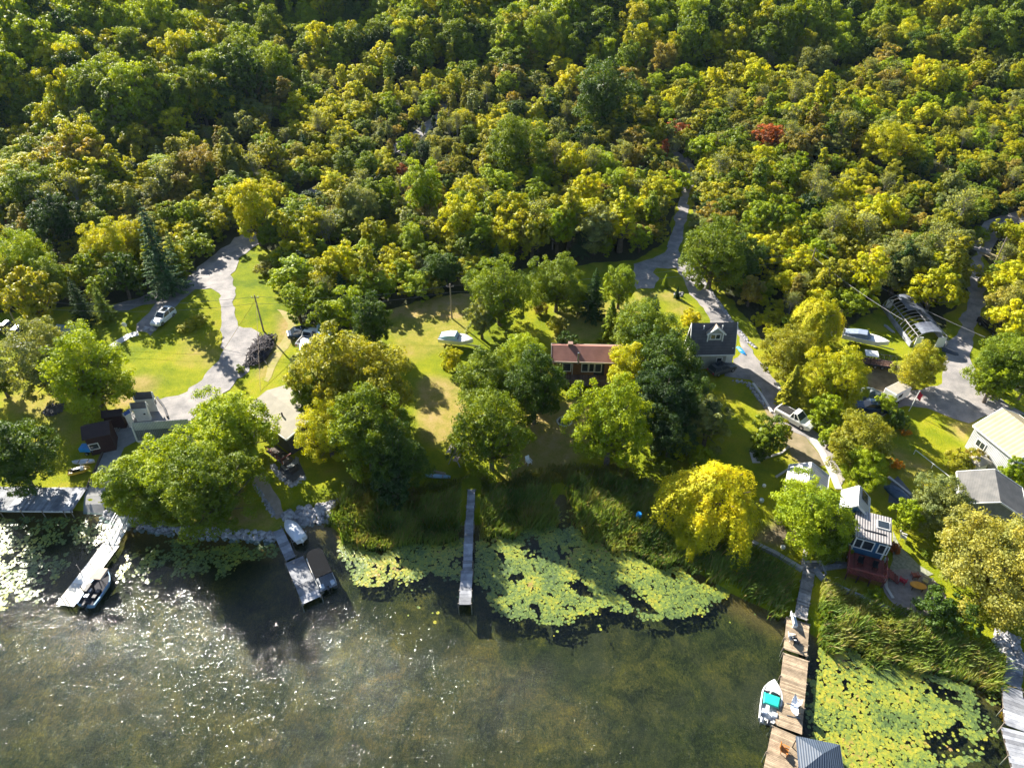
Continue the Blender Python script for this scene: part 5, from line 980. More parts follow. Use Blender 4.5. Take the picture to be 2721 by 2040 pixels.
# brown cottage
t, L, W, hw, hr, zt, ro = gable('cottage', 'brown cottage with a red-brown shingle roof and raised timber deck', 'cottage', (1466, 918), (1655, 922), 5.2, [(1485, 964), (1600, 966)], 3.9, BROWNW, REDB, .45, M('tan_trim', (.5, .42, .34), None, 3, .7, 0))
SD = '-y' if math.sin(t.rotation_euler.z + math.pi / 2) > 0 else '+y'
sgn = 1 if SD == '+y' else -1; off = 1 if sgn > 0 else -1
def px2s(t, x, y, h):
    p = Matrix.Rotation(-t.rotation_euler.z, 3, 'Z') @ (Vector(G(x, y, h)) - t.location); return p
for (x, w, pn) in ((1506, 1.1, 1), (1562, 1.7, 2), (1581, 1.7, 2)):
    q = px2s(t, x, 972, 2.8); window(t, SD, L, W, q.x * sgn, 2.75 + zt, w, 1.35, panes=pn)
q = px2s(t, 1521, 975, 2.5); MB().bar((q.x, sgn * (W / 2 + .05), 1.5), (q.x, sgn * (W / 2 + .05), hw), .12).build('downpipe', CREAM, t); door(t, SD, L, W, px2s(t, 1591, 975, 2.4).x * sgn, 1.5, 2.0, GLASS, 1.45 + zt)
d_ = MB(); planks(d_, (-L / 2 + .3, sgn * (W / 2 + 1.3)), (L / 2 - .3, sgn * (W / 2 + 1.3)), 2.5, 1.4 + zt, .14, .015); dk = d_.build('deck', M('brown_deck', (.17, .11, .09), (.11, .07, .06), 3, .8, .2, island=True), t)
r_ = MB(); yy = sgn * (W / 2 + 2.5)
for x in np.arange(-L / 2 + .3, L / 2, .16): r_.bar((x, yy, 1.45 + zt), (x, yy, 2.3 + zt), .035)
r_.bar((-L / 2 + .3, yy, 2.35 + zt), (L / 2 - .3, yy, 2.35 + zt), .12, .06); r_.build('railing', DKW, dk)
for x in np.linspace(-L / 2 + .5, L / 2 - .5, 6): MB().bar((x, yy, -.4), (x, yy, 1.35 + zt), .14).build('post', GREYW, dk)
q = px2s(t, 1536, 960, 4.3); MB().tube([(q.x, q.y * .85, hr - 1.6), (q.x, q.y * .85, hr + .35)], .13, 8).build('stovepipe', STEEL, ro); q = px2s(t, 1516, 920, 5.2); MB().box(q.x - .35, q.x + .35, -.55, .15, hr - .5, hr + .45).build('chimney', M('brick_flue', (.3, .2, .16), (.2, .13, .1), 5, .9, .3), ro)
# slate-roofed house
t, L, W, hw, hr, zt, ro = gable('house', 'house with a steep dark slate-blue roof and one white dormer beside the lane', 'house', (1838, 864), (1960, 856), 7.2, [(1900, 946), (1968, 941)], 2.6, SIDC, SLATE, .4, WHITE)
SD = '-y' if math.sin(t.rotation_euler.z + math.pi / 2) > 0 else '+y'; sgn = 1 if SD == '+y' else -1
q = px2s(t, 1901, 905, 5.0); dx_ = q.x; dz = .5 * (hr + hw) - .4; dr = MB(); y0 = sgn * W * .36; y1 = sgn * W * .02
dr.add([(dx_ - 1.1, y0, dz - .4), (dx_ + 1.1, y0, dz - .4), (dx_ + 1.1, y0, dz + 1.0), (dx_, y0, dz + 2.0), (dx_ - 1.1, y0, dz + 1.0), (dx_ - 1.1, y1, dz - .4), (dx_ + 1.1, y1, dz - .4), (dx_ + 1.1, y1, dz + 1.0), (dx_, y1, dz + 2.0), (dx_ - 1.1, y1, dz + 1.0)], [(0, 1, 2, 3, 4), (0, 5, 9, 4), (1, 2, 7, 6)])
dm_ = dr.build('dormer', SIDC, t); r2 = MB(); yo = sgn * (W * .36 + .3)
for s in (-1, 1): p = [(dx_, yo, dz + 2.08), (dx_ + s * 1.4, yo, dz + .85), (dx_ + s * 1.4, y1, dz + .85), (dx_, y1, dz + 2.08)]; r2.add(p + [(x, y, z + .1) for x, y, z in p], [(0, 1, 2, 3), (4, 5, 6, 7), (0, 1, 5, 4), (1, 2, 6, 5)])
r2.build('dormer_roof', M('tan_shingle', (.46, .36, .27), (.38, .30, .22), 1.5, .9, .2), dm_); w_ = MB().box(dx_ - .65, dx_ + .65, min(y0, y0 + sgn * .05), max(y0, y0 + sgn * .05), dz + .05, dz + .8).build('window', GLASS, dm_)
f = MB(); yf = y0 + sgn * .05
for a_, b_ in (((-.72, .0), (-.72, .86)), ((.72, .0), (.72, .86)), ((0, .0), (0, .86)), ((-.78, .84), (.78, .84)), ((-.78, -.02), (.78, -.02))): f.bar((dx_ + a_[0], yf, dz + a_[1]), (dx_ + b_[0], yf, dz + b_[1]), .12, .1)
f.bar((dx_ - 1.4, yo, dz + .88), (dx_, yo, dz + 2.1), .1, .2); f.bar((dx_ + 1.4, yo, dz + .88), (dx_, yo, dz + 2.1), .1, .2); f.bar((dx_ - 1.1, yf, dz - .4), (dx_ - 1.1, yf, dz + 1), .14); f.bar((dx_ + 1.1, yf, dz - .4), (dx_ + 1.1, yf, dz + 1), .14); f.build('trim', WHITE, dm_)
q = px2s(t, 1912, 960, 1.4); window(t, SD, L, W, q.x * sgn, 1.5 + zt, .7, .8); q = px2s(t, 1938, 962, 1.2); door(t, SD, L, W, q.x * sgn, 1.0, 2.1, WHITE, .1 + zt); window(t, SD, L, W, q.x * sgn, 1.5 + zt, .4, .7, name='door_window')
for x in (1866, 1917): q = px2s(t, x, 867, 6.6); MB().tube([(q.x, sgn * .5, hr - .6), (q.x, sgn * .5, hr - .05)], .09, 8).build('vent_pipe', WHITE, ro)
f = MB()
for x in (L / 2 - .05, -L / 2 + .05): f.bar((x, sgn * (W / 2 + .02), 0), (x, sgn * (W / 2 + .02), hw), .16)
f.build('corner_board', WHITE, t)
# pyramid-roofed hut
hut('garden_hut', 'small square hut with a brown pyramid roof in the deep shade of the trees', 'hut', G(1778, 1140), R(8), 3.3, 3.0, 2.1, 3.3, DKW, M('brown_felt', (.26, .15, .12), (.18, .11, .09), 2, .9, .2), True)
# white metal shed, blue cottage
t, L, W, hw, hr, zt, ro = gable('shed', 'white-walled shed with a bright metal gable roof above the blue cottage', 'shed', (2157, 1229), (2148, 1283), 3.6, [(2100, 1227), (2087, 1280)], 2.3, BRICKY, WHITM, .15, WHITE); window(t, '+x', L, W, 0, 1.4 + zt, .9, .7); door(t, '-x', L, W, 0, 1.4)
F0, F1 = G(2272, 1423, 4.0), G(2369, 1450, 4.0); K0, K1 = G(2245, 1348, 4.0), G(2341, 1372, 4.0); fm, km = (F0 + F1) / 2, (K0 + K1) / 2; uw = (F1 - F0)[:2]; Wb = np.hypot(*uw); uw = uw / Wb; rz = math.atan2(uw[1], uw[0]); Db = abs(np.dot((km - fm)[:2], np.array([-uw[1], uw[0]])))
ctr = fm[:2] + np.array([-uw[1], uw[0]]) * Db / 2; zg = gz(*ctr) - .2
t = thing('cottage', 'narrow blue cottage with a corrugated metal roof and a red deck facing the lake', 'cottage', (ctr[0], ctr[1], zg), rz); W2, D2 = Wb / 2, Db / 2; H1 = 4.1
MB().box(-W2 + .3, W2 - .3, -D2 + .3, D2 - .05, -.6, H1 - .06).build('wall', BLUES, t)
rf = MB(); p = [(-W2, -D2, H1), (W2, -D2, H1), (W2, D2, H1 + .25), (-W2, D2, H1 + .25)]; rf.add(p + [(x, y, z + .14) for x, y, z in p], [(0, 1, 2, 3), (4, 5, 6, 7), (0, 1, 5, 4), (1, 2, 6, 5), (2, 3, 7, 6), (3, 0, 4, 7)]); ro = rf.build('roof', CORR, t)
MB().box(-W2 * .55, W2 * .7, -D2 + 1.1, -D2 + 1.18, H1 + .2, H1 + .32).build('snow_guard', BLACKP, ro)
sk = MB().box(W2 - 1.45, W2 - .3, D2 - 1.9, D2 - .9, H1 + .42, H1 + .46).build('skylight', GLASS, t); MB().box(W2 - 1.55, W2 - .2, D2 - 2.0, D2 - .8, H1 + .1, H1 + .415).build('frame', WHITE, sk)
for s, w in ((-1.35, 1.0), (-.2, 1.0), (1.35, .9)): window(t, '-y', 2 * W2 - .6, 2 * D2 - .6, -s, H1 - 1.15, w, 1.25)
for s in (-1, 1): MB().bar((s * (W2 - .28), -D2 + .28, -.3), (s * (W2 - .28), -D2 + .28, H1 - .1), .16).build('corner_board', WHITE, t)
MB().box(-W2 - .75, -W2 + .22, -D2 + .2, -D2 + 1.2, H1 - 1.6, H1 - .4).build('bay_window', GLASS, t)
dk = MB(); planks(dk, (-W2, -D2 - 1.55 + .2), (W2 + .1, -D2 - 1.55 + .2), 3.2, 1.35, .14, .015); dp = dk.build('deck', REDD, t); rl = MB(); yf = -D2 - 2.95
for x in np.arange(-W2, W2 + .1, .13): rl.bar((x, yf, .7), (x, yf, 2.25), .10, .03)
rl.bar((-W2, yf, 2.3), (W2 + .1, yf, 2.3), .14, .06)
for s in (-W2, W2 + .1): rl.bar((s, yf, 2.3), (s, -D2 + .2, 2.3), .14, .06); [rl.bar((s, y, 1.35), (s, y, 2.28), .08) for y in np.arange(yf, -D2, .5)]
rl.build('railing', REDD, dp); sp_ = MB()
for k in range(6): sp_.box(W2 + .15 + k * .28, W2 + .45 + k * .28, -D2 - 1.5, -D2 - .3, 1.2 - k * .2, 1.26 - k * .2)
sp_.build('steps', REDD, dp); ps = MB(); [ps.bar((x, yf + .1, -.4), (x, yf + .1, 1.3), .12) for x in (-W2 + .1, -W2 / 3, W2 / 3, W2)]; ps.build('post', DKW, dp)
for x, y, n in ((-.6, -1.2, 'deck_chair'), (.9, -1.3, 'deck_chair')):
    cw = Matrix.Rotation(rz, 3, 'Z') @ Vector((x, -D2 + y, 0)); ch = thing(n, ('dark metal chair at the left of the red deck', 'dark metal chair at the right of the red deck')[x > 0], 'chair', (ctr[0] + cw.x, ctr[1] + cw.y, zg + 1.38), rz)
    MB().box(-.28, .28, -.28, .28, .4, .46).build('seat', BLACKP, ch); MB().box(-.28, .28, .24, .30, .46, .95).build('backrest', BLACKP, ch); [MB().bar((i * .25, j * .25, 0), (i * .25, j * .25, .4), .04).build('leg', BLACKP, ch) for i in (-1, 1) for j in (-1, 1)]
t2, L, W, hw, hr, zt, ro = gable('cottage', 'white-roofed gabled back wing behind the blue cottage', 'cottage wing', (2284, 1291), (2279, 1345), 5.0, [(2239, 1289), (2234, 1335)], 3.6, BLUES, WHITM, .2, WHITE)
q = px2s(t2, 2312, 1322, 4.3); s = MB(); yq = 1 if q.y > 0 else -1; w1 = W / 2
s.add([(q.x - .9, yq * w1 * .95, hw + .12), (q.x + .9, yq * w1 * .95, hw + .12), (q.x + .9, yq * w1 * .35, hw + .12 + (hr - hw) * .62), (q.x - .9, yq * w1 * .35, hw + .12 + (hr - hw) * .62)], [(0, 1, 2, 3)]); s.add([(x, y, z + .12) for x, y, z in s.v[:4]], [(0, 1, 2, 3)]); s.build('skylight', GLASS, t2); door(t2, '-x', L, W, 0)
# right: charcoal house and cream barn
t, L, W, hw, hr, zt, ro = gable('house', 'charcoal-roofed house behind the pale feathery willow', 'house', (2643, 1248), (2656, 1338), 4.6, [(2530, 1277), (2566, 1345)], 2.9, BRICKY, CHAR, .5, WHITE)
window(t, '+x', L, W, -1.5, 1.6 + zt, 1.6, 1.2, panes=2); window(t, '+x', L, W, 1.5, 1.6 + zt, 1.6, 1.2, panes=2); window(t, '-x', L, W, 0, 1.6 + zt, 1.6, 1.2); door(t, '-x', L, W, 2.4)
MB().tube([(0, W * .2, hr - 1.4), (0, W * .2, hr - .5)], .1, 8).build('vent_pipe', BLACKR, ro)
t, L, W, hw, hr, zt, ro = gable('barn', 'cream metal-roofed barn with white board walls at the gravel yard', 'barn', (2664, 1084), (2782, 1178), 5.6, [(2573, 1123), (2668, 1201)], 3.6, SIDW, TANM, .25, WHITE)
SD = '+y'; q = px2s(t, 2618, 1180, 1.8); window(t, SD, L, W, q.x, 2.0 + zt, 1.2, .9, panes=2); door(t, '+x', L, W, 0, 2.4, 2.4, BRICKY); door(t, '-x', L, W, 0, 2.4, 2.4, BRICKY)
hut('garden_hut', 'little grey-roofed hut behind the charcoal-roofed house', 'hut', G(2590, 1247), R(20), 1.7, 1.3, 1.7, 2.2, WHITE, GREYR)
# hoop-framed shed
c, rz, Lg, a, b = ax2((2400, 822), (2462, 908), 0); c, rz, Lg, a, b = ax2((2402, 836), (2450, 902), 0)
t = thing('hoop_shed', 'half-stripped hoop-framed shed with torn dark sheeting beside the gravel yard', 'shed', (c[0], c[1], gz(c[0], c[1])), rz); Lg = 11.0; Wg = 5.6; Hg = 2.6
def arc(x, k=14, w=Wg, h=Hg): return [(x, -w / 2 * math.cos(math.pi * i / k), .1 + h * math.sin(math.pi * i / k) ** .8) for i in range(k + 1)]
for i in range(13): MB().tube(arc(-Lg / 2 + Lg * i / 12), .055, 5).build('rib', GREYW, t)
pu = MB()
for j in (3, 7, 11): p = arc(0)[j]; pu.bar((-Lg / 2, p[1], p[2]), (Lg / 2, p[1], p[2]), .10)
pu.build('purlin', GREYW, t); sh = MB(); ks = [(0, 5, 5, 14), (5, 9, 8, 14), (9, 12, 4, 9)]
for (i0, i1, j0, j1) in ks:
    for i in range(i0, i1):
        A_, B_ = arc(-Lg / 2 + Lg * i / 12, w=Wg + .16, h=Hg + .1), arc(-Lg / 2 + Lg * (i + 1) / 12, w=Wg + .16, h=Hg + .1)
        for j in range(j0, j1): sh.add([A_[j], B_[j], B_[j + 1], A_[j + 1]], [(0, 1, 2, 3)])
sh.build('sheeting', M('torn_sheeting', (.15, .17, .21), (.045, .05, .075), .8, .5, .5), t); MB().box(-Lg / 2, Lg / 2, -Wg / 2 - .1, -Wg / 2 + .1, -.2, .75).build('side_board', SILV, t); MB().box(-Lg / 2, Lg / 2, Wg / 2 - .1, Wg / 2 + .1, -.2, .75).build('side_board', SILV, t)
for e in (-1, 1): ew = MB(); ew.box(e * Lg / 2 - .05, e * Lg / 2 + .05, -2.3, -1.3, -.2, 1.7); ew.box(e * Lg / 2 - .05, e * Lg / 2 + .05, 1.0, 2.3, -.2, 1.7); ew.build('end_wall', WHITE, t)
# ---------------------------------------------------------------- docks, boats and seawalls
def dock(name, label, secs, mat, z, posts=True, pw=.16, frame=None, jit=.02):
    """secs: (picture point, picture point, width); planks laid across"""
    o = PZ(*secs[0][0], z); t = thing(name, label, 'dock', (o[0], o[1], 0)); dk = MB(); fr = MB(); out = []
    for (p, q, w) in secs:
        a, b = PZ(*p, z) - o, PZ(*q, z) - o; planks(dk, a, b, w, z, pw, .018, .05, jit); d = (b - a)[:2]; Ln = np.hypot(*d); d = d / Ln; s = np.array([-d[1], d[0]])
        for sg in (-1, 1): e = s * sg * (w / 2 - .06); fr.bar((a[0] + e[0], a[1] + e[1], z - .16), (b[0] + e[0], b[1] + e[1], z - .16), .10, .2)
        for i in range(int(Ln / 2.6) + 2):
            for sg in (-1, 1): e = s * sg * (w / 2 + .05); m = a[:2] + d * min(Ln - .1, i * 2.6 + .1) + e; out.append((m[0], m[1]))
    dk.build('deck', mat, t); fr.build('frame', frame or DKW, t)
    if posts:
        for (x, y) in out: MB().tube([(x, y, -1.4), (x, y, z + .12)], .06, 7).build('post', PINE, t)
    return t
dock('timber_wharf', 'long weathered timber wharf along the shore at far left', [((-90, 1323), (212, 1326), 3.9)], SILV, 1.0, frame=WHITE, pw=.3, jit=.12)
dock('footbridge_dock', 'narrow plank dock running straight out through the reeds', [((1253, 1300), (1247, 1395), .95), ((1247, 1395), (1242, 1515), 1.02), ((1241, 1515), (1235, 1606), 1.30)], SILV, .95, pw=.42, jit=.05)
dock('floating_dock', 'grey dock with a wide end platform beside the black-topped boat', [((738, 1408), (773, 1484), 1.15), ((782, 1486), (829, 1594), 2.05)], SILV, .5, pw=.5, frame=GREYW)
md = dock('metal_dock', 'bright white-decked dock with a railed gangway at left', [((296, 1446), (172, 1608), 2.1)], ALU, .55, pw=1.3, frame=BLACKP, posts=False, jit=0)
o = md.location; a, b = PZ(335, 1372, 1.1), PZ(296, 1446, .6); g = MB(); w = 1.7; d = (b - a)[:2]; d /= np.hypot(*d); s = np.array([-d[1], d[0]]); g.bar((a[0] - o[0], a[1] - o[1], 1.05), (b[0] - o[0], b[1] - o[1], .62), w, .08); g.build('gangway', ALU, md); rl = MB()
for sg in (-1, 1):
    e = s * sg * w / 2; A_ = Vector((a[0] - o[0] + e[0], a[1] - o[1] + e[1], 1.1)); B_ = Vector((b[0] - o[0] + e[0], b[1] - o[1] + e[1], .65)); up = Vector((0, 0, .9)); rl.bar(A_ + up, B_ + up, .07); rl.bar(A_ + up / 2, B_ + up / 2, .05)
    for k in range(6): q = A_.lerp(B_, k / 5); rl.bar(q, q + up, .06)
rl.build('railing', STEEL, md)
for (x, y) in ((216, 1522), (252, 1518), (175, 1606), (186, 1608), (226, 1578), (300, 1462)): p = PZ(x, y, .55); MB().tube([(p[0] - o[0], p[1] - o[1], -1.2), (p[0] - o[0], p[1] - o[1], 2.0)], .05, 7).build('post', BLACKP, md)
dock('dock_gangway', 'weathered plank gangway from the timber gate down to the long dock', [((2153, 1500), (2127, 1642), 1.25)], GREYW, 1.1, pw=.2)
rd = dock('long_dock', 'long sunlit timber dock with furniture, reaching to the bottom edge', [((2121, 1648), (2113, 1734), 2.25), ((2115, 1744), (2095, 1938), 2.35), ((2093, 1944), (2066, 2085), 2.7)], TANW, .72, pw=.14)
o = rd.location; P_ = PZ(2154, 1502, 1.1) - np.array(o); P_ = (P_[0], P_[1]); gt = MB()
for i in (-.95, .95): gt.bar((P_[0] + i, P_[1], -.3), (P_[0] + i, P_[1], 1.9), .16); gt.bar((P_[0] + i, P_[1] - 1.6, -.3), (P_[0] + i, P_[1] - 1.6, 1.9), .16); gt.bar((P_[0] + i, P_[1], 1.85), (P_[0] + i, P_[1] - 1.6, 1.85), .12)
gt.bar((P_[0] - 1, P_[1], 1.85), (P_[0] + 1, P_[1], 1.85), .14); gt.box(P_[0] - .95, P_[0] + .95, P_[1] - .5, P_[1] + .6, 1.14, 1.22); gt.build('gate_frame', GREYW, rd)
dock('side_platform', 'ochre platform under the blue canopy beside the long dock', [((2118, 2010), (2225, 2058), 3.6)], M('ochre_board', (.48, .30, .09), (.36, .22, .06), 2, .7, .2, island=True), .66, pw=.2)
dock('seaside_dock', 'broken grey dock with plants at the right edge', [((2700, 1728), (2690, 1822), 1.5), ((2690, 1826), (2700, 1935), 1.8), ((2700, 1940), (2735, 2070), 2.4)], SILV, .8, pw=.35, jit=.15)
# canopy over the side platform
cn = PZ(2164, 2040, .7); t = thing('canopy', 'blue-grey pyramid canopy over the ochre platform', 'canopy', (cn[0], cn[1], .7), R(-12))
for i in (-1, 1):
    for j in (-1, 1): MB().bar((i * 1.75, j * 1.45, 0), (i * 1.75, j * 1.45, 1.95), .08).build('pole', BLACKP, t)
X, Y = 1.85, 1.55; q = [(-X, -Y, 1.95), (X, -Y, 1.95), (X, Y, 1.95), (-X, Y, 1.95)]; MB().add(q + [(x, y, 1.7) for x, y, _ in q] + [(0, 0, 2.75)], [(0, 1, 8), (1, 2, 8), (2, 3, 8), (3, 0, 8), (0, 4, 5, 1), (1, 5, 6, 2), (2, 6, 7, 3), (3, 7, 4, 0)]).build('roof_fabric', Mwave('pleated_canvas', (.055, .08, .125), (.04, .06, .095), 1.6, 'X', .6, 0, .04, .6), t)
def chair(label, p, rz, mat, z=None, kind='chair'):
    t = thing('garden_chair', label, kind, (p[0], p[1], z if z is not None else gz(p[0], p[1]) + .03), rz)
    MB().box(-.3, .3, -.3, .3, .36, .42).build('seat', mat, t); MB().add([(-.3, .26, .4), (.3, .26, .4), (.3, .48, 1.0), (-.3, .48, 1.0), (-.3, .32, .4), (.3, .32, .4), (.3, .54, 1.0), (-.3, .54, 1.0)], [(0, 1, 2, 3), (4, 5, 6, 7), (0, 1, 5, 4), (1, 2, 6, 5), (2, 3, 7, 6), (3, 0, 4, 7)]).build('backrest', mat, t)
    for i in (-1, 1):
        MB().box(i * .34 - .05, i * .34 + .05, -.3, .3, .58, .62).build('armrest', mat, t)
        for j in (-1, 1): MB().bar((i * .28, j * .27, 0), (i * .28, j * .27, .38), .05).build('leg', mat, t)
    return t
chair('rust-orange chair near the end of the long dock', PZ(2083, 1998, .73), R(60), ORG, .73); chair('white chair on the upper platform of the long dock', PZ(2103, 1700, .73), R(80), WHITE, .73); chair('dark chair turned beside the white one on the long dock', PZ(2111, 1706, .73), R(100), BLACKP, .73)
chair('white chair at the kink of the long dock facing the reeds', PZ(2110, 1872, .73), R(-120), WHITE, .73)
def bench(label, p, rz, mat, z, L=1.5):
    t = thing('bench', label, 'bench', (p[0], p[1], z), rz); MB().box(-L / 2, L / 2, -.22, .22, .4, .46).build('seat', mat, t); MB().box(-L / 2, L / 2, .22, .28, .46, .9).build('backrest', mat, t)
    for i in (-1, 1): MB().box(i * (L / 2 - .1) - .05, i * (L / 2 - .1) + .05, -.2, .24, 0, .4).build('leg', mat, t)
bench('white bench at the top of the dock platform', PZ(2108, 1652, .73), R(85), WHITE, .73)
c = PZ(2108, 1888, .73); t = thing('hammock_stand', 'curved metal hammock stand on the long dock', 'hammock', (c[0], c[1], .73), R(75)); st = MB(); st.tube([(-1.1 + 2.2 * i / 10, 0, 1.1 * (abs(i - 5) / 5) ** 2 + .05) for i in range(11)], .05, 6); st.bar((-.6, -.6, .04), (-.6, .6, .04), .07); st.bar((.6, -.6, .04), (.6, .6, .04), .07); st.build('stand', STEEL, t)
h_ = MB(); rg = [[(-1.0 + 2.0 * i / 8, w_ * (.08 + .28 * math.sin(math.pi * i / 8)), 1.0 - .65 * math.sin(math.pi * i / 8) + .1 * abs(w_)) for w_ in (-1, -.5, 0, .5, 1)] for i in range(9)]; h_.rings(rg, False, False, False); h_.build('hammock_cloth', WHTC, t)
# moored boats
def ptdir(p, q, z): a, b = PZ(*p, z), PZ(*q, z); d = b - a; return (a + b) / 2, math.atan2(d[1], d[0]), math.hypot(d[0], d[1])
c, rz, L = ptdir((2041, 1920), (2057, 1805), .6); L *= .97; t = thing('motorboat', 'white motorboat with a teal cover moored beside the long dock', 'boat', (c[0], c[1], -.12), rz); hull(t, L, 1.95, .85, GEL, 0, inner=M('pale_deck', (.70, .70, .68), (.5, .5, .5), 3, .6, .1))
MB().add([(-L * .16, -.72, 1.02), (L * .10, -.78, 1.02), (L * .10, .78, 1.02), (-L * .16, .72, 1.02), (-L * .14, -.6, 1.16), (L * .08, -.66, 1.20), (L * .08, .66, 1.20), (-L * .14, .6, 1.16)], [(0, 1, 5, 4), (1, 2, 6, 5), (2, 3, 7, 6), (3, 0, 4, 7), (4, 5, 6, 7)]).build('canvas_top', TEAL, t)
MB().add([(L * .10, -.75, .95), (L * .17, -.5, .95), (L * .19, 0, .95), (L * .17, .5, .95), (L * .10, .75, .95), (L * .08, -.7, 1.3), (L * .13, -.45, 1.3), (L * .145, 0, 1.3), (L * .13, .45, 1.3), (L * .08, .7, 1.3)], [(i, i + 1, i + 6, i + 5) for i in range(4)]).build('windscreen', GLASS, t)
MB().add([(L * .17, -.70, .93), (L * .36, -.5, .98), (L * .48, 0, 1.02), (L * .36, .5, .98), (L * .17, .70, .93), (L * .17, 0, 1.05)], [(0, 1, 2, 5), (2, 3, 4, 5)]).build('foredeck', GEL, t)
for s in (-1, 1): MB().box(-L * .36, -L * .26, s * .45 - .25, s * .45 + .25, .5, 1.0).build('seat', WHTC, t, bevel=.05)
outboard(t, -L / 2 - .1, .55); outboard(t, -L / 2 - .05, .45, STEEL, .55)
c, rz, L = ptdir((226, 1604), (287, 1516), .7); t = thing('pontoon_boat', 'blue-sided fishing boat under a beige top beside the white-decked dock', 'boat', (c[0], c[1], -.1), rz); W = 2.2; hull(t, L, W, .75, M('pale_blue_hull', (.25, .42, .62), (.2, .34, .52), 2, .3, 0, coat=.4), 0, inner=M('dark_carpet', (.05, .05, .06), None, 5, .9, .1))
q = [(L * .06, -.8, 1.75), (L * .42, -.7, 1.65), (L * .42, .7, 1.65), (L * .06, .8, 1.75)]; MB().add(q + [(x, y * .8, z + .14) for x, y, z in q], [(0, 1, 5, 4), (1, 2, 6, 5), (2, 3, 7, 6), (3, 0, 4, 7), (4, 5, 6, 7), (0, 3, 2, 1)]).build('canvas_top', BEIGEC, t)
fr = MB(); [fr.bar((x, s * .9, .8), (x, s * .68, 1.65), .04) for x in (L * .08, L * .38) for s in (-1, 1)]; fr.build('top_frame', STEEL, t)
for x, y in ((-L * .12, -.5), (-L * .12, .5), (-L * .28, -.5), (-L * .28, .4)): MB().box(x - .25, x + .25, y - .25, y + .25, .5, .95).build('seat', BLACKP if y < 0 else STEEL, t, bevel=.05)
MB().box(-L * .2, L * .05, .55, .95, .5, 1.15).build('console', BLACKP, t); outboard(t, -L / 2 - .15, .55)
c, rz, L = ptdir((872, 1560), (835, 1474), .6); t = thing('pontoon_boat', 'pontoon boat under a flat black canopy beside the grey dock platform', 'boat', (c[0], c[1], 0), rz); t.scale = (.80, .80, .80); L = 6.3
for s in (-1, 1): MB().tube([(-L / 2, s * .95, .12), (L / 2 - .6, s * .95, .12), (L / 2, s * .95, .22)], [.3, .3, .05], 12).build('pontoon', STEEL, t)
MB().box(-L / 2, L / 2 - .3, -1.25, 1.25, .45, .53).build('deck', M('grey_carpet', (.30, .32, .36), None, 5, .9, .1), t); fn = MB()
for s in (-1, 1): fn.box(-L / 2 + .3, L / 2 - .4, s * 1.22 - .03, s * 1.22 + .03, .55, 1.15)
fn.box(L / 2 - .42, L / 2 - .36, -1.2, 1.2, .55, 1.15); fn.build('fence_panel', GEL, t); MB().prism([(-L * .34, -1.18), (L * .34, -1.18), (L * .44, -.8), (L * .47, 0), (L * .44, .8), (L * .34, 1.18), (-L * .34, 1.18)], 2.15, 2.3).build('canopy', BLKC, t, bevel=.05)
fr = MB(); [fr.bar((x, s * 1.15, .6), (x, s * 1.1, 2.15), .04) for x in (-L * .3, L * .3) for s in (-1, 1)]; fr.build('canopy_frame', STEEL, t)
for x, y in ((-L * .42, -.8), (-L * .42, .7)): MB().box(x - .3, x + .3, y - .3, y + .3, .55, 1.0).build('seat', WHTC, t, bevel=.06)
outboard(t, -L / 2 - .1, .45)
c, rz, L = ptdir((797, 1428), (763, 1385), .8); t = thing('covered_boat', 'boat shrouded in a white tarp on a lift beside the grey dock', 'boat', (c[0], c[1], .25), rz); t.scale = (.82, .82, .82); L = 4.9; hull(t, L, 1.9, .7, GEL); cover(t, L * .98, 1.98, .66, .8, WHTC)
lf = MB(); [lf.bar((x, s * 1.15, -1.6), (x, s * 1.15, .9), .09) for x in (-1.6, 1.6) for s in (-1, 1)]; [lf.bar((x, -1.15, .1), (x, 1.15, .1), .1) for x in (-1.6, 1.6)]; lf.build('boat_lift', STEEL, t); outboard(t, -L / 2 - .1, .4, WHITE)
def canoe(label, p, q, W, mat, name='canoe', cat='canoe', z=None, Lm=1.0):
    c, rz, L, a, b = ax2(p, q, .3) if z is None else (*ptdir(p, q, z), 0, 0); L *= Lm; t = thing(name, label, cat, (c[0], c[1], gz(c[0], c[1]) + .02 if z is None else z), rz); rg = []
    for i in range(11):
        s = i / 10; w = max(.02, W / 2 * math.sin(math.pi * s) ** .6); zz = .32 + .16 * abs(2 * s - 1) ** 3; rg.append([(-L / 2 + L * s, -w, zz), (-L / 2 + L * s, -w * .7, .06), (-L / 2 + L * s, 0, 0), (-L / 2 + L * s, w * .7, .06), (-L / 2 + L * s, w, zz)])
    MB().rings(rg, False, False, False).build('hull', mat, t, smooth=True); th_ = MB(); [th_.bar((x, -W * .4, .33), (x, W * .4, .33), .12, .03) for x in (-L * .2, L * .2)]; th_.build('seat', TANW, t); return t
canoe('white canoe lying on the shaded lawn above the timber wharf', (192, 1228), (251, 1224), .9, WHTC); canoe('pale kayak on the shaded grass near the plank dock', (1129, 1262), (1197, 1267), .6, M('pale_blue_plastic', (.45, .62, .74), None, 3, .4, 0), 'kayak', 'kayak'); canoe('yellow canoe floating beside the railed gangway', (321, 1434), (338, 1408), .8, YEL, z=-.05, Lm=.9)
tag(canoe('upturned white rowing boat under the trees at far left', (30, 925), (62, 908), 1.2, WHITE, 'rowing_boat', 'boat'), None)
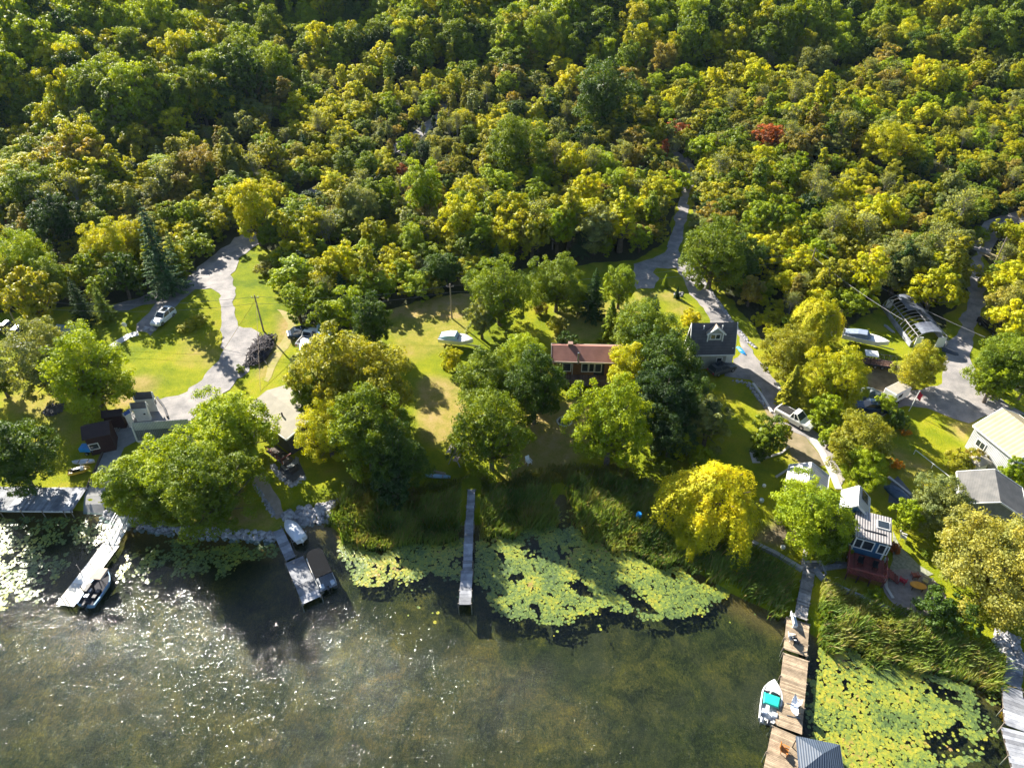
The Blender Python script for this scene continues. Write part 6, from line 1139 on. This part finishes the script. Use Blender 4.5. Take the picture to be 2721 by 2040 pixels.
c = G(214, 1255); t = thing('jet_ski', 'yellow and black jet ski on the shaded lawn above the wharf', 'jet ski', (c[0], c[1], c[2] + .05), R(20)); hull(t, 2.6, 1.1, .5, YEL); MB().box(-.9, .2, -.22, .22, .45, .78).build('seat', BLACKP, t, bevel=.05); MB().bar((.35, -.38, .95), (.35, .38, .95), .05).build('handlebar', WHITE, t); MB().box(.15, .6, -.3, .3, .45, .85).build('console', WHITE, t, bevel=.06)
c, rz, L, a, b = ax2((216, 1186), (247, 1186), 1.0); t = thing('covered_trailer', 'trailer under a bright blue cover in front of the maroon boathouse', 'trailer', (c[0], c[1], gz(c[0], c[1])), rz); MB().box(-.95, .95, -.6, .6, .45, 1.1).build('cover', BLUET, t, bevel=.1); wheels(t, (0,), .62, .25); MB().bar((.9, 0, .4), (1.5, 0, .35), .08).build('drawbar', STEEL, t)
# shore walls
stone_wall('stone_seawall', 'heap of pale boulders between the concrete ramp and the gangway', [(278, 1368), (300, 1382), (335, 1400)], 1.8, 130, .18, .42, 5); stone_wall('stone_seawall', 'long dry-stone seawall under the lakeside trees', [(345, 1392), (430, 1405), (520, 1418), (620, 1424), (735, 1432)], 1.3, 420, .16, .40, 6)
stone_wall('stone_seawall', 'stone bank curving round the covered boat', [(760, 1388), (790, 1372), (830, 1366), (880, 1362)], 2.4, 210, .2, .5, 7); stone_wall('stone_edging', 'rubble edging below the small lakeside lawn', [(838, 1352), (890, 1335), (940, 1322), (965, 1316)], .9, 120, .12, .28, 8)
stone_wall('rock_pile', 'pile of pale rocks in front of the white SUV', [(385, 880), (402, 870), (416, 876)], 1.2, 34, .2, .45, 9, 'rocks'); stone_wall('rock_pile', 'rocks around the small conifer on the lane island', [(1792, 780), (1815, 783)], 1.2, 26, .15, .35, 10, 'rocks')
stone_wall('rock_pile', 'rocks heaped at the root of the far-right dock', [(2645, 1700), (2680, 1712), (2710, 1722)], 2.4, 90, .2, .5, 11, 'rocks'); stone_wall('stone_edging', 'stone edging along the outer side of the middle lane', [(1808, 684), (1866, 739), (1912, 808), (1945, 855), (1985, 905), (2008, 925)], .45, 520, .14, .26, 12)
stone_wall('stone_edging', 'stones lining the track beside the pinkish gravel path', [(678, 1290), (700, 1325), (728, 1370)], .5, 95, .12, .25, 14); stone_wall('stone_edging', 'rubble around the dark patio of the tan cottage', [(722, 1235), (745, 1265), (775, 1292), (812, 1268)], .6, 120, .12, .28, 15)
stone_wall('stone_edging', 'stones edging the shaded terrace below the slate-roofed house', [(1945, 1012), (1985, 1018), (2010, 1050), (2035, 1082)], .6, 70, .15, .3, 16)
low_wall('timber_seawall', 'pale timber seawall left of the dock gate', 'seawall', [(1998, 1444), (2060, 1474), (2130, 1516)], .5, .45, SILV); low_wall('timber_seawall', 'pale timber seawall curving right of the dock gate to the gravel patio', 'seawall', [(2163, 1515), (2190, 1545), (2240, 1570), (2330, 1610), (2400, 1637), (2458, 1658)], .5, .45, SILV)
low_wall('garden_edging', 'timber edging running from the dock gate to the red deck', 'edging', [(2168, 1514), (2220, 1506), (2275, 1500)], .6, .25, GREYW); low_wall('garden_edging', 'timber edging climbing behind the dock gate', 'edging', [(2131, 1516), (2142, 1452)], .4, .3, GREYW)
low_wall('garden_wall', 'low pale wall on the shaded lawn above the willow', 'garden wall', [(2032, 1218), (2075, 1205), (2097, 1187)], .25, .2, CONC); low_wall('garden_wall', 'pale wall beside the white metal-roofed shed', 'garden wall', [(2062, 1268), (2094, 1248)], .25, .2, CONC)
low_wall('retaining_wall', 'curved dark retaining wall around the paved court by the white sheds', 'retaining wall', [(418, 1058), (436, 1082), (446, 1110)], .25, .35, M('dark_block', (.10, .10, .11), None, 3, .9, .2)); low_wall('ramp_kerb', 'dark kerb down the left side of the concrete ramp', 'kerb', [(300, 1144), (254, 1249), (229, 1304)], .25, .25, DKW)
low_wall('garden_kerb', 'concrete kerb beside the dirt path on the hillside', 'kerb', [(2063, 1020), (2080, 1045), (2092, 1052)], .5, .3, CONCW); low_wall('terrace_kerb', 'pale kerb between the green terrace and the dirt path', 'kerb', [(2000, 1020), (2022, 1050), (2050, 1096)], .35, .25, CONCW); low_wall('patio_kerb', 'white stone rim of the cobbled path by the patio', 'kerb', [(2352, 1530), (2354, 1560), (2372, 1590)], .3, .15, CONCW)
t = thing('garden_rail', 'thin white rail crossing the shaded lawn', 'rail', tuple(G(2480, 1232))); q0 = [Vector(G(x, y, .75) - G(2480, 1232)) for x, y in ((2433, 1195), (2480, 1232), (2531, 1272))]; rr = MB(); rr.bar(q0[0], q0[1], .06); rr.bar(q0[1], q0[2], .06); rr.build('rail', WHITE, t); [MB().bar(v, v - Vector((0, 0, .9)), .07).build('post', WHITE, t) for v in q0]; low_wall('timber_rail', 'grey timber edge of the blue paved pad', 'edging', [(2360, 1268), (2400, 1300), (2440, 1332)], .3, .2, CONCW)
# ---------------------------------------------------------------- vehicles on land
def put(p, q, h=.8): c, rz, L, a, b = ax2(p, q, h); return (c[0], c[1], gz(c[0], c[1]) + .07), rz
c, rz = put((447, 825), (418, 857)); car('white SUV parked beside the oval lawn', 'car', c, rz, GEL)
c, rz = put((2088, 1093), (2138, 1122)); car('white pickup parked on the narrow dirt drive', 'pickup truck', c, rz, GEL, 5.4, 1.95, 1.8, 'pickup')
c, rz = put((2285, 1074), (2343, 1079)); car('dark blue saloon parked on the blue-grey paving', 'car', c, rz + math.pi, DKBLUE, 4.7, 1.8, 1.45, 'sedan')
c, rz = put((2625, 855), (2655, 882)); car('black pickup parked in the shade right of the gravel lane', 'pickup truck', c, rz, BLACKP, 5.4, 1.95, 1.8, 'pickup')
c, rz = put((1905, 982), (1935, 970)); car('dark grey car under the trees beside the slate-roofed house', 'car', c, rz, M('dark_grey_paint', (.06, .07, .08), None, 3, .3, 0, coat=.4), 4.4, 1.8, 1.5, 'suv')
c, rz = put((800, 912), (838, 880)); car('white pickup with a black tonneau parked near the worn track', 'pickup truck', c, math.pi / 2 + R(-15), GEL, 5.2, 1.95, 1.8, 'pickup')
c, rz = put((785, 884), (815, 878)); car('dark blue car behind the white pickup near the worn track', 'car', c, rz, DKBLUE, 4.4, 1.8, 1.5, 'sedan')
c, rz = put((0, 872), (34, 872)); car('black pickup with a white cab at the left edge', 'pickup truck', c, rz, BLACKP, 5.2, 1.95, 1.8, 'pickup')
def box_trailer(label, c, rz, L, W, H, mat, roof=None, cat='trailer'):
    t = thing('box_trailer', label, cat, c, rz); MB().box(-L / 2, L / 2, -W / 2, W / 2, .5, H).build('body', mat, t, bevel=.08)
    if roof: MB().box(-L / 2 + .1, L / 2 - .1, -W / 2 + .1, W / 2 - .1, H + .003, H + .05).build('roof', roof, t)
    MB().bar((L / 2 - .1, 0, .5), (L / 2 + 1.1, 0, .45), .1).build('drawbar', STEEL, t); MB().box(-L * .3, -L * .05, -W / 2 - .02, -W / 2 + .02, 1.2, 1.8).build('window', GLASS, t); wheels(t, (-.2,), W / 2 * .92, .32); return t
c, rz = put((861, 862), (859, 897), 2.4); box_trailer('long trailer with a pale blue roof beside the parked vehicles', c, rz, 4.6, 2.2, 2.4, WHITE, M('pale_blue_roof', (.42, .62, .75), (.30, .5, .65), 1, .4, .1))
c, rz = put((2365, 1050), (2402, 1030), 1.5); box_trailer('white camper among the bushes by the paved yard', c, rz, 3.4, 1.9, 2.1, WHITE, GREYR, 'camper')
c, rz = put((813, 915), (813, 945), .6); t = thing('covered_boat', 'boat under a crumpled white tarp below the parked vehicles', 'boat', c, rz); hull(t, 4.6, 1.8, .6, GEL, .4); cover(t, 4.5, 1.85, .98, .5, WHTC); wheels(t, (-.4,), .85, .28)
def trailer_boat(label, p, q, L, W, cov, cabin=None):
    c, rz = put(p, q); t = thing('trailered_boat', label, 'boat', c, rz); hull(t, L, W, 1.1, GEL, .45); fr = MB(); fr.bar((-L / 2, 0, .42), (L / 2 + 1.0, 0, .42), .12); fr.bar((-L * .3, -W / 2, .45), (-L * .3, W / 2, .45), .1); fr.build('trailer_frame', STEEL, t); wheels(t, (-L * .25, -L * .1), W / 2 * .85, .3)
    MB().add([(L * .05, -W * .42, 1.62), (L * .30, -W * .33, 1.68), (L * .46, 0, 1.75), (L * .30, W * .33, 1.68), (L * .05, W * .42, 1.62), (L * .05, 0, 1.85)], [(0, 1, 2, 5), (2, 3, 4, 5)]).build('foredeck', GEL, t)
    MB().rings([[(x, -w, 1.55), (x, -w * .8, z), (x, w * .8, z), (x, w, 1.55)] for x, w, z in ((-L * .46, W * .40, 1.75), (-L * .2, W * .43, 2.2), (L * .0, W * .42, 2.3), (L * .08, W * .38, 1.7))]).build('cover', cov, t, bevel=.03); MB().bar((L * .085, -W * .34, 1.9), (L * .085, W * .34, 1.9), .04, .4).build('windscreen', GLASS, t)
trailer_boat('white cruiser with a pale blue cover standing alone on the sunny upper lawn', (1178, 903), (1248, 912), 5.4, 2.3, M('pale_blue_canvas', (.62, .74, .80), (.35, .60, .72), 1.6, .6, .3))
trailer_boat('white speedboat with a blue-grey cover parked left of the hoop-framed shed', (2258, 897), (2338, 915), 6.6, 2.2, M('slate_canvas', (.22, .27, .36), (.15, .19, .27), 2, .7, .2))
# scrap, tarps, brush
def mound(name, label, cat, c, rz, sx, sy, H, mat, seed, rough=.35, k=12):
    rng = np.random.RandomState(seed); mb = MB(); rg = []
    for j, f in enumerate((1.0, .92, .7, .38, .05)):
        z = H * (0, .45, .8, .97, 1.0)[j]; rg.append([(sx / 2 * f * math.cos(a) * (1 + rough * (rng.rand() - .5)), sy / 2 * f * math.sin(a) * (1 + rough * (rng.rand() - .5)), z * (1 + .2 * (rng.rand() - .5)) - (.1 if j == 0 else 0)) for a in np.linspace(0, 2 * math.pi, k, endpoint=False)])
    return tag(mb.rings(rg, False, True).build(name, mat, None, c, rz), label, cat)
c, rz = put((2290, 1046), (2330, 1048)); mound('tarpaulin_heap', 'heap under a grey-green tarpaulin beside the dark blue saloon', 'tarp', c, rz, 4.2, 2.6, 1.6, M('green_tarp', (.10, .13, .14), (.06, .08, .09), 1.5, .5, .5), 3)
c, rz = put((1962, 912), (1982, 932)); mound('blue_tarp', 'bright blue tarp lying between the slate-roofed house and the lane', 'tarp', c, rz, 2.4, .6, .3, BLUET, 4)
c, rz = put((2300, 1108), (2306, 1110)); mound('tarpaulin_heap', 'small black heap on the pavement below the dark blue saloon', 'tarp', c, rz, 1.4, .9, .5, BLKC, 6)
c, rz = put((2375, 1290), (2405, 1310)); mound('tarpaulin_heap', 'blue-grey tarp spread on the paved pad', 'tarp', c, rz, 3.2, 1.8, .5, M('blue_grey_tarp', (.10, .16, .26), (.06, .1, .18), 1.2, .5, .5), 7)
rng = np.random.RandomState(5); c, rz = put((672, 955), (708, 885)); t = thing('brush_pile', 'large dark brush pile spilling onto the gravel lane', 'brush pile', c, rz); heap = MB()
for i in range(420):
    x, y = rng.randn() * 1.9, rng.randn() * .8; x = max(-3.6, min(3.6, x)); y = max(-1.5, min(1.5, y)); z = max(.05, 1.3 * (1 - (x / 3.9) ** 2) * (1 - (y / 1.8) ** 2) * rng.rand() ** .4); a = rng.randn() * .5; l = rng.uniform(.4, 1.0); heap.bar((x - l * math.cos(a), y - l * math.sin(a), z), (x + l * math.cos(a), y + l * math.sin(a), z + rng.randn() * .18), rng.uniform(.05, .13))
heap.build('branches', M('dark_branches', (.10, .085, .09), (.035, .03, .035), 2, .9, .3, island=True), t); mm = mound('leaf_mass', None, None, (0, 0, 0), 0, 7.4, 3.3, .8, M('dark_litter', (.07, .065, .09), (.03, .03, .045), 2, .95, .6), 9); mm.parent = t; mm.name = 'leaf_litter'
c, rz = put((2318, 958), (2352, 962)); t = thing('scrapped_trailer', 'stripped black trailer frame with a white panel below the parked speedboat', 'trailer', c, rz); f = MB()
for x in np.linspace(-2.2, 2.2, 6): f.tube([(x, -.9, .5), (x, -.9, 1.4), (x, 0, 1.9), (x, .9, 1.4), (x, .9, .5)], .05, 5)
for y, z in ((-.9, .5), (.9, .5), (-.9, 1.4), (.9, 1.4)): f.bar((-2.2, y, z), (2.2, y, z), .09)
f.build('frame', BLACKP, t); MB().box(-2.2, -.4, -.8, .8, 1.92, 1.97).build('panel', WHITE, t); MB().box(-2.2, 2.2, -.85, .85, .42, .5).build('floor', RUST, t); wheels(t, (-.5, .5), .95, .3)
def logs(label, p, q, n, mat, cat='timber pile', L=None):
    c, rz = put(p, q, .2); _, _, Ln, _, _ = ax2(p, q, .2); Ln = L or Ln; rng = np.random.RandomState(n); t = thing('timber_pile', label, cat, c, rz); mb = MB()
    for i in range(n): y = (i - n / 2) * .22 + rng.randn() * .05; mb.bar((-Ln / 2 + rng.rand() * .3, y, .08 + .1 * (i % 2)), (Ln / 2 - rng.rand() * .4, y + rng.randn() * .12, .08 + .1 * (i % 2)), .14)
    mb.build('timbers', mat, t)
logs('long grey timbers leaning by the tiny blue-roofed hut', (302, 1147), (324, 1105), 5, GREYW); logs('two pale timbers beside the pale kayak', (1150, 1249), (1190, 1256), 2, TANW); logs('stack of dark timber behind the long pale-roofed trailer', (880, 862), (895, 872), 9, DKW, L=3.5)
logs('driftwood timbers beside the hoop-framed shed', (2352, 862), (2378, 884), 3, SILV); logs('dark timber skids on the gravel by the hoop-framed shed', (2500, 925), (2548, 942), 4, M('dark_blue_grey_metal', (.08, .10, .15), None, 3, .5, .1), 'skids')
# fire rings, swing, small things
def ring(name, label, c, r, n, mat, rs_=.2, bed=True):
    rng = np.random.RandomState(n); t = thing(name, label, 'fire ring', (c[0], c[1], gz(c[0], c[1]))); s = MB()
    for i in range(n): a = 6.283 * i / n; stones(s, (r * math.cos(a), r * math.sin(a), .08), rs_ * rng.uniform(.8, 1.2), .7, rng)
    s.build('stones', mat, t); MB().tube([(0, 0, .02), (0, 0, .07)], r * .85, 18).build('ash_bed', M('ash', (.05, .05, .05), (.10, .09, .09), 4, .95, .4), t)
    if bed: b_ = MB(); [b_.bar((-r * .5, -.2 + .2 * i, .12), (r * .5, .15 * (i - 1), .2), .12) for i in range(3)]; b_.build('firewood', SILV, t)
    return t
ring('fire_ring', 'white-rimmed stone fire ring on the grass right of the wide tree', G(1500, 1120), 1.0, 22, CONCW, .17); ring('fire_ring', 'dark stone ring on the lawn at far left above the maroon boathouse', G(145, 1088), 1.3, 20, M('dark_stone', (.09, .08, .09), None, 4, .9, .3), .22, False)
c = G(1216, 1222); t = thing('swing_frame', 'timber swing with a small roof at the edge of the lakeside shade', 'swing', (c[0], c[1], c[2]), R(70)); [MB().bar((s * 1.1, e * .8, 0), (s * 1.0, 0, 2.2), .1).build('leg', GREYW, t) for s in (-1, 1) for e in (-1, 1)]; MB().bar((-1.3, 0, 2.2), (1.3, 0, 2.2), .12).build('beam', GREYW, t)
MB().box(-.8, .8, -.3, .3, .5, .56).build('seat', M('pinkish_board', (.55, .45, .42), (.4, .3, .28), 3, .7, .2, island=True), t); r_ = MB(); [r_.add([(-1.4, 0, 2.55), (1.4, 0, 2.55), (1.4, s * 1.0, 2.15), (-1.4, s * 1.0, 2.15)], [(0, 1, 2, 3)]) for s in (-1, 1)]; r_.build('roof', GREYR, t)
chair('white garden chair on the shaded grass above the reeds', G(1405, 1232), R(30), WHITE); chair('white chair in the shade right of the pyramid-roofed hut', G(1822, 1205), R(-40), WHITE); chair('white chair beside the cobbled path', G(2398, 1432), R(60), WHITE)
chair('red chair at the left of the gravel patio', G(2396, 1548), R(140), REDC); chair('red chair at the back of the gravel patio', G(2428, 1534), R(180), M('brick_red_paint', (.35, .10, .07), None, 3, .6, .1)); chair('grey chair at the right of the gravel patio', G(2456, 1548), R(230), STEEL)
c = G(2434, 1565); t = thing('patio_table', 'oval orange-topped table on the gravel patio', 'table', (c[0], c[1], c[2] + .05), R(-15)); MB().prism([(.85 * math.cos(a), .5 * math.sin(a)) for a in np.linspace(0, 6.283, 20, endpoint=False)], .62, .70).build('tabletop', M('amber_top', (.75, .36, .06), (.6, .26, .04), 2, .4, .1), t); [MB().bar((i * .5, j * .25, 0), (i * .5, j * .25, .62), .07).build('leg', RUST, t) for i in (-1, 1) for j in (-1, 1)]
c = G(775, 1245); t = thing('patio_table', 'small round table on the dark patio of the tan cottage', 'table', (c[0], c[1], c[2] + .05)); MB().tube([(0, 0, .68), (0, 0, .73)], .55, 16).build('tabletop', BRICKY, t); MB().tube([(0, 0, 0), (0, 0, .7)], .05, 8).build('leg', BLACKP, t)
chair('grey chair left of the small round patio table', G(764, 1250), R(100), STEEL); chair('grey chair above the small round patio table', G(786, 1236), R(-30), STEEL)
def drum(label, c, r, h, mat, name='barrel', cat='barrel', z=None):
    t = thing(name, label, cat, (c[0], c[1], max(gz(c[0], c[1]), -.1) if z is None else z)); MB().tube([(0, 0, 0), (0, 0, h * .15), (0, 0, h * .5), (0, 0, h * .85), (0, 0, h)], [r * .9, r, r * 1.04, r, r * .9], 14).build('body', mat, t); MB().tube([(0, 0, h), (0, 0, h + .03)], r * .8, 14).build('lid', mat, t)
drum('bright blue barrel standing in the reeds', G(1697, 1374, .6), .36, 1.3, BLUET); drum('white planter tub on the dark lawn below the blue cottage tree', G(2080, 1455), .26, .28, WHITE, 'planter', 'planter'); drum('pale blue tub beside the brown path below the golden willow', G(2023, 1332), .28, .4, M('pale_tub', (.5, .6, .7), None, 3, .5, 0), 'planter', 'planter')
drum('white tub at the upper end of the brown path', G(2030, 1292), .22, .3, WHITE, 'planter', 'planter'); drum('white pot on the shaded lawn near the pale garden wall', G(2006, 1208), .2, .35, WHITE, 'planter', 'planter'); drum('white bucket at the lower right of the red deck', G(2352, 1492, 0), .2, .6, WHITE, 'bucket', 'bucket')
drum('white float lying among the rocks by the far-right dock', G(2642, 1703), .3, .25, WHITE, 'float', 'float')
for (x, y, lb) in ((84, 872, 'white globe lamp left of the blue-grey roof'), (125, 873, 'white globe lamp right behind the grey-green tree')): c = G(x, y); t = thing('garden_lamp', lb, 'lamp', (c[0], c[1], c[2])); MB().tube([(0, 0, 0), (0, 0, 1.9)], .04, 6).build('post', BLACKP, t); MB().ell((0, 0, 2.05), (.2, .2, .2)).build('globe', WHITE, t, smooth=True)
c = G(404, 855); t = None; c = G(338, 882); t = thing('dish_antenna', 'white dish antenna on the dark lawn at the end of the concrete path', 'satellite dish', (c[0], c[1], c[2])); MB().bar((0, 0, 0), (0, 0, 1.2), .07).build('post', STEEL, t); MB().ell((0, 0, 1.4), (.42, .14, .42)).build('dish', WHITE, t, smooth=True)
c = G(1910, 1390) if False else G(2270, 1497); t = thing('bicycle_rack', 'tangle of pale metal furniture under the tree left of the red deck', 'furniture', (c[0] - 1.8, c[1] + .2, c[2])); f = MB(); rng = np.random.RandomState(3); [f.bar((rng.randn() * .5, rng.randn() * .4, rng.rand() * .7), (rng.randn() * .5, rng.randn() * .4, rng.rand() * .7), .04) for _ in range(26)]; f.build('frame', STEEL, t)
bp, tp = G(2415, 1092), None; t = thing('flagpole', 'white flagpole with a red flag beside the gravel yard', 'flagpole', (bp[0], bp[1], bp[2])); MB().tube([(0, 0, 0), (.25, 0, 3.6)], .05, 8).build('pole', WHITE, t); fl = MB()
rg = [[(.25 + .05 * math.sin(i * 1.3) + i * .14, .10 * math.sin(i * 1.1 + j), 3.5 - j * .28 - i * .12) for j in range(5)] for i in range(6)]; fl.rings(rg, False, False, False); fl.build('flag', REDC, t)
# ---------------------------------------------------------------- poles and wires
def hgt_for(base, top):
    b0 = G(*base); lo = 3.0; best = (1e9, 6)
    for h in np.arange(3, 14, .25):
        y = proj(b0[0], b0[1], b0[2] + h)[1]
        if abs(y - top[1]) < best[0]: best = (abs(y - top[1]), h)
    return b0, best[1]
def pole(label, base, top, arm=True, transformer=False, r=.14, rz=0.0):
    b0, h = hgt_for(base, top); h = max(h, 6.5) if arm else h; t = thing('utility_pole', label, 'utility pole', tuple(b0), rz, 'poles of the power line' if arm else None); MB().tube([(0, 0, -.4), (0, 0, h)], [r, r * .7], 9).build('pole', PINE, t)
    if arm: MB().bar((-.6, 0, h - .5), (.6, 0, h - .5), .07).build('crossarm', DKW, t); [MB().tube([(x, 0, h - .45), (x, 0, h - .25)], .05, 6).build('insulator', STEEL, t) for x in (-.5, 0, .5)]
    if transformer: MB().tube([(.35, 0, h - 1.9), (.35, 0, h - 1.0)], .26, 12).build('transformer', STEEL, t)
    return b0 + np.array([0, 0, h - .3])
p1 = pole('utility pole with a grey transformer at the far left', (53.8, 883), (25, 828), True, True); p2 = pole('utility pole with a guy wire beside the dark brush pile', (700.7, 880), (682, 785)); p3 = pole('utility pole standing on the sunny upper lawn', (1201, 846), (1195, 766))
p4 = pole('utility pole in the dark scrub right of the middle lane', (2141, 749), (2151, 695)); p5 = pole('utility pole at the top of the right-hand gravel lane', (2634, 720), (2664, 645)); p6 = pole('far utility pole standing out of the scrub', (1960, 471), (1967, 428), False); p7 = pole('leaning pale pole under the tree at the right edge', (2701, 1070), (2718, 1030), False, r=.2)
def wire(label, a, b, sag=.8, r=.022, name='power_line', cat='power line', mat=None, group='overhead wires'):
    a, b = np.array(a, float), np.array(b, float); o = a.copy(); pts = [tuple(a + (b - a) * t - o - np.array([0, 0, sag * 4 * t * (1 - t)])) for t in np.linspace(0, 1, 14)]; tag(MB().tube(pts, r, 4).build(name, mat or ROPE, None, tuple(o)), label, cat, group)
off = np.array([.7, 0, -.1]); far0 = p1 + np.array([-40, 4, 1])
wire('upper wire from the transformer pole out of the left edge', far0, p1); wire('upper wire from the transformer pole to the brush-pile pole', p1, p2, 1.2); wire('lower wire from the transformer pole to the brush-pile pole', p1 - np.array([0, 0, 1.2]), p2 - np.array([0, 0, 1.2]), 1.3)
wire('upper wire from the brush-pile pole to the upper lawn pole', p2, p3, 1.0); wire('lower wire from the brush-pile pole to the upper lawn pole', p2 - np.array([0, 0, 1.2]), p3 - np.array([0, 0, 1.2]), 1.0); wire('upper wire from the upper lawn pole across the lane to the scrub pole', p3, p4, 1.4)
wire('lower wire from the upper lawn pole across the lane to the scrub pole', p3 - np.array([0, 0, 1.2]), p4 - np.array([0, 0, 1.2]), 1.4); e1 = G(2618, 896, 4.0); wire('upper wire from the scrub pole over the hoop-framed shed', p4, e1, .6, .03); wire('lower wire from the scrub pole toward the hoop-framed shed', p4 - np.array([0, 0, 1.3]), G(2400, 850, 5.0), .4, .03); wire('wire from the lane-top pole into the scrub', p5, p5 + np.array([-18, 3, -1.5]), .5)
wire('yellow guy wire of the brush-pile pole', p2 - np.array([0, 0, .6]), G(594, 930), 0, .03, 'guy_wire', 'guy wire', YEL, None); wire('pale guy wire dropping from the brush-pile pole to the sunny lawn', p2 - np.array([0, 0, 1.0]), G(692, 1040), 0, .025, 'guy_wire', 'guy wire', TANW, None)
# ---------------------------------------------------------------- the air
hm = bpy.data.materials.new('haze'); hm.use_nodes = True; nt = hm.node_tree; nt.nodes.remove(nt.nodes['Principled BSDF'])
pv = nt.nodes.new('ShaderNodeVolumePrincipled'); pv.inputs['Color'].default_value = (.55, .75, 1.0, 1); pv.inputs['Density'].default_value = .00004; pv.inputs['Anisotropy'].default_value = .1
nt.links.new(pv.outputs[0], nt.nodes['Material Output'].inputs['Volume']); tag(MB().box(-430, 430, -65, 490, -6, 92).build('haze', hm), kind='stuff')
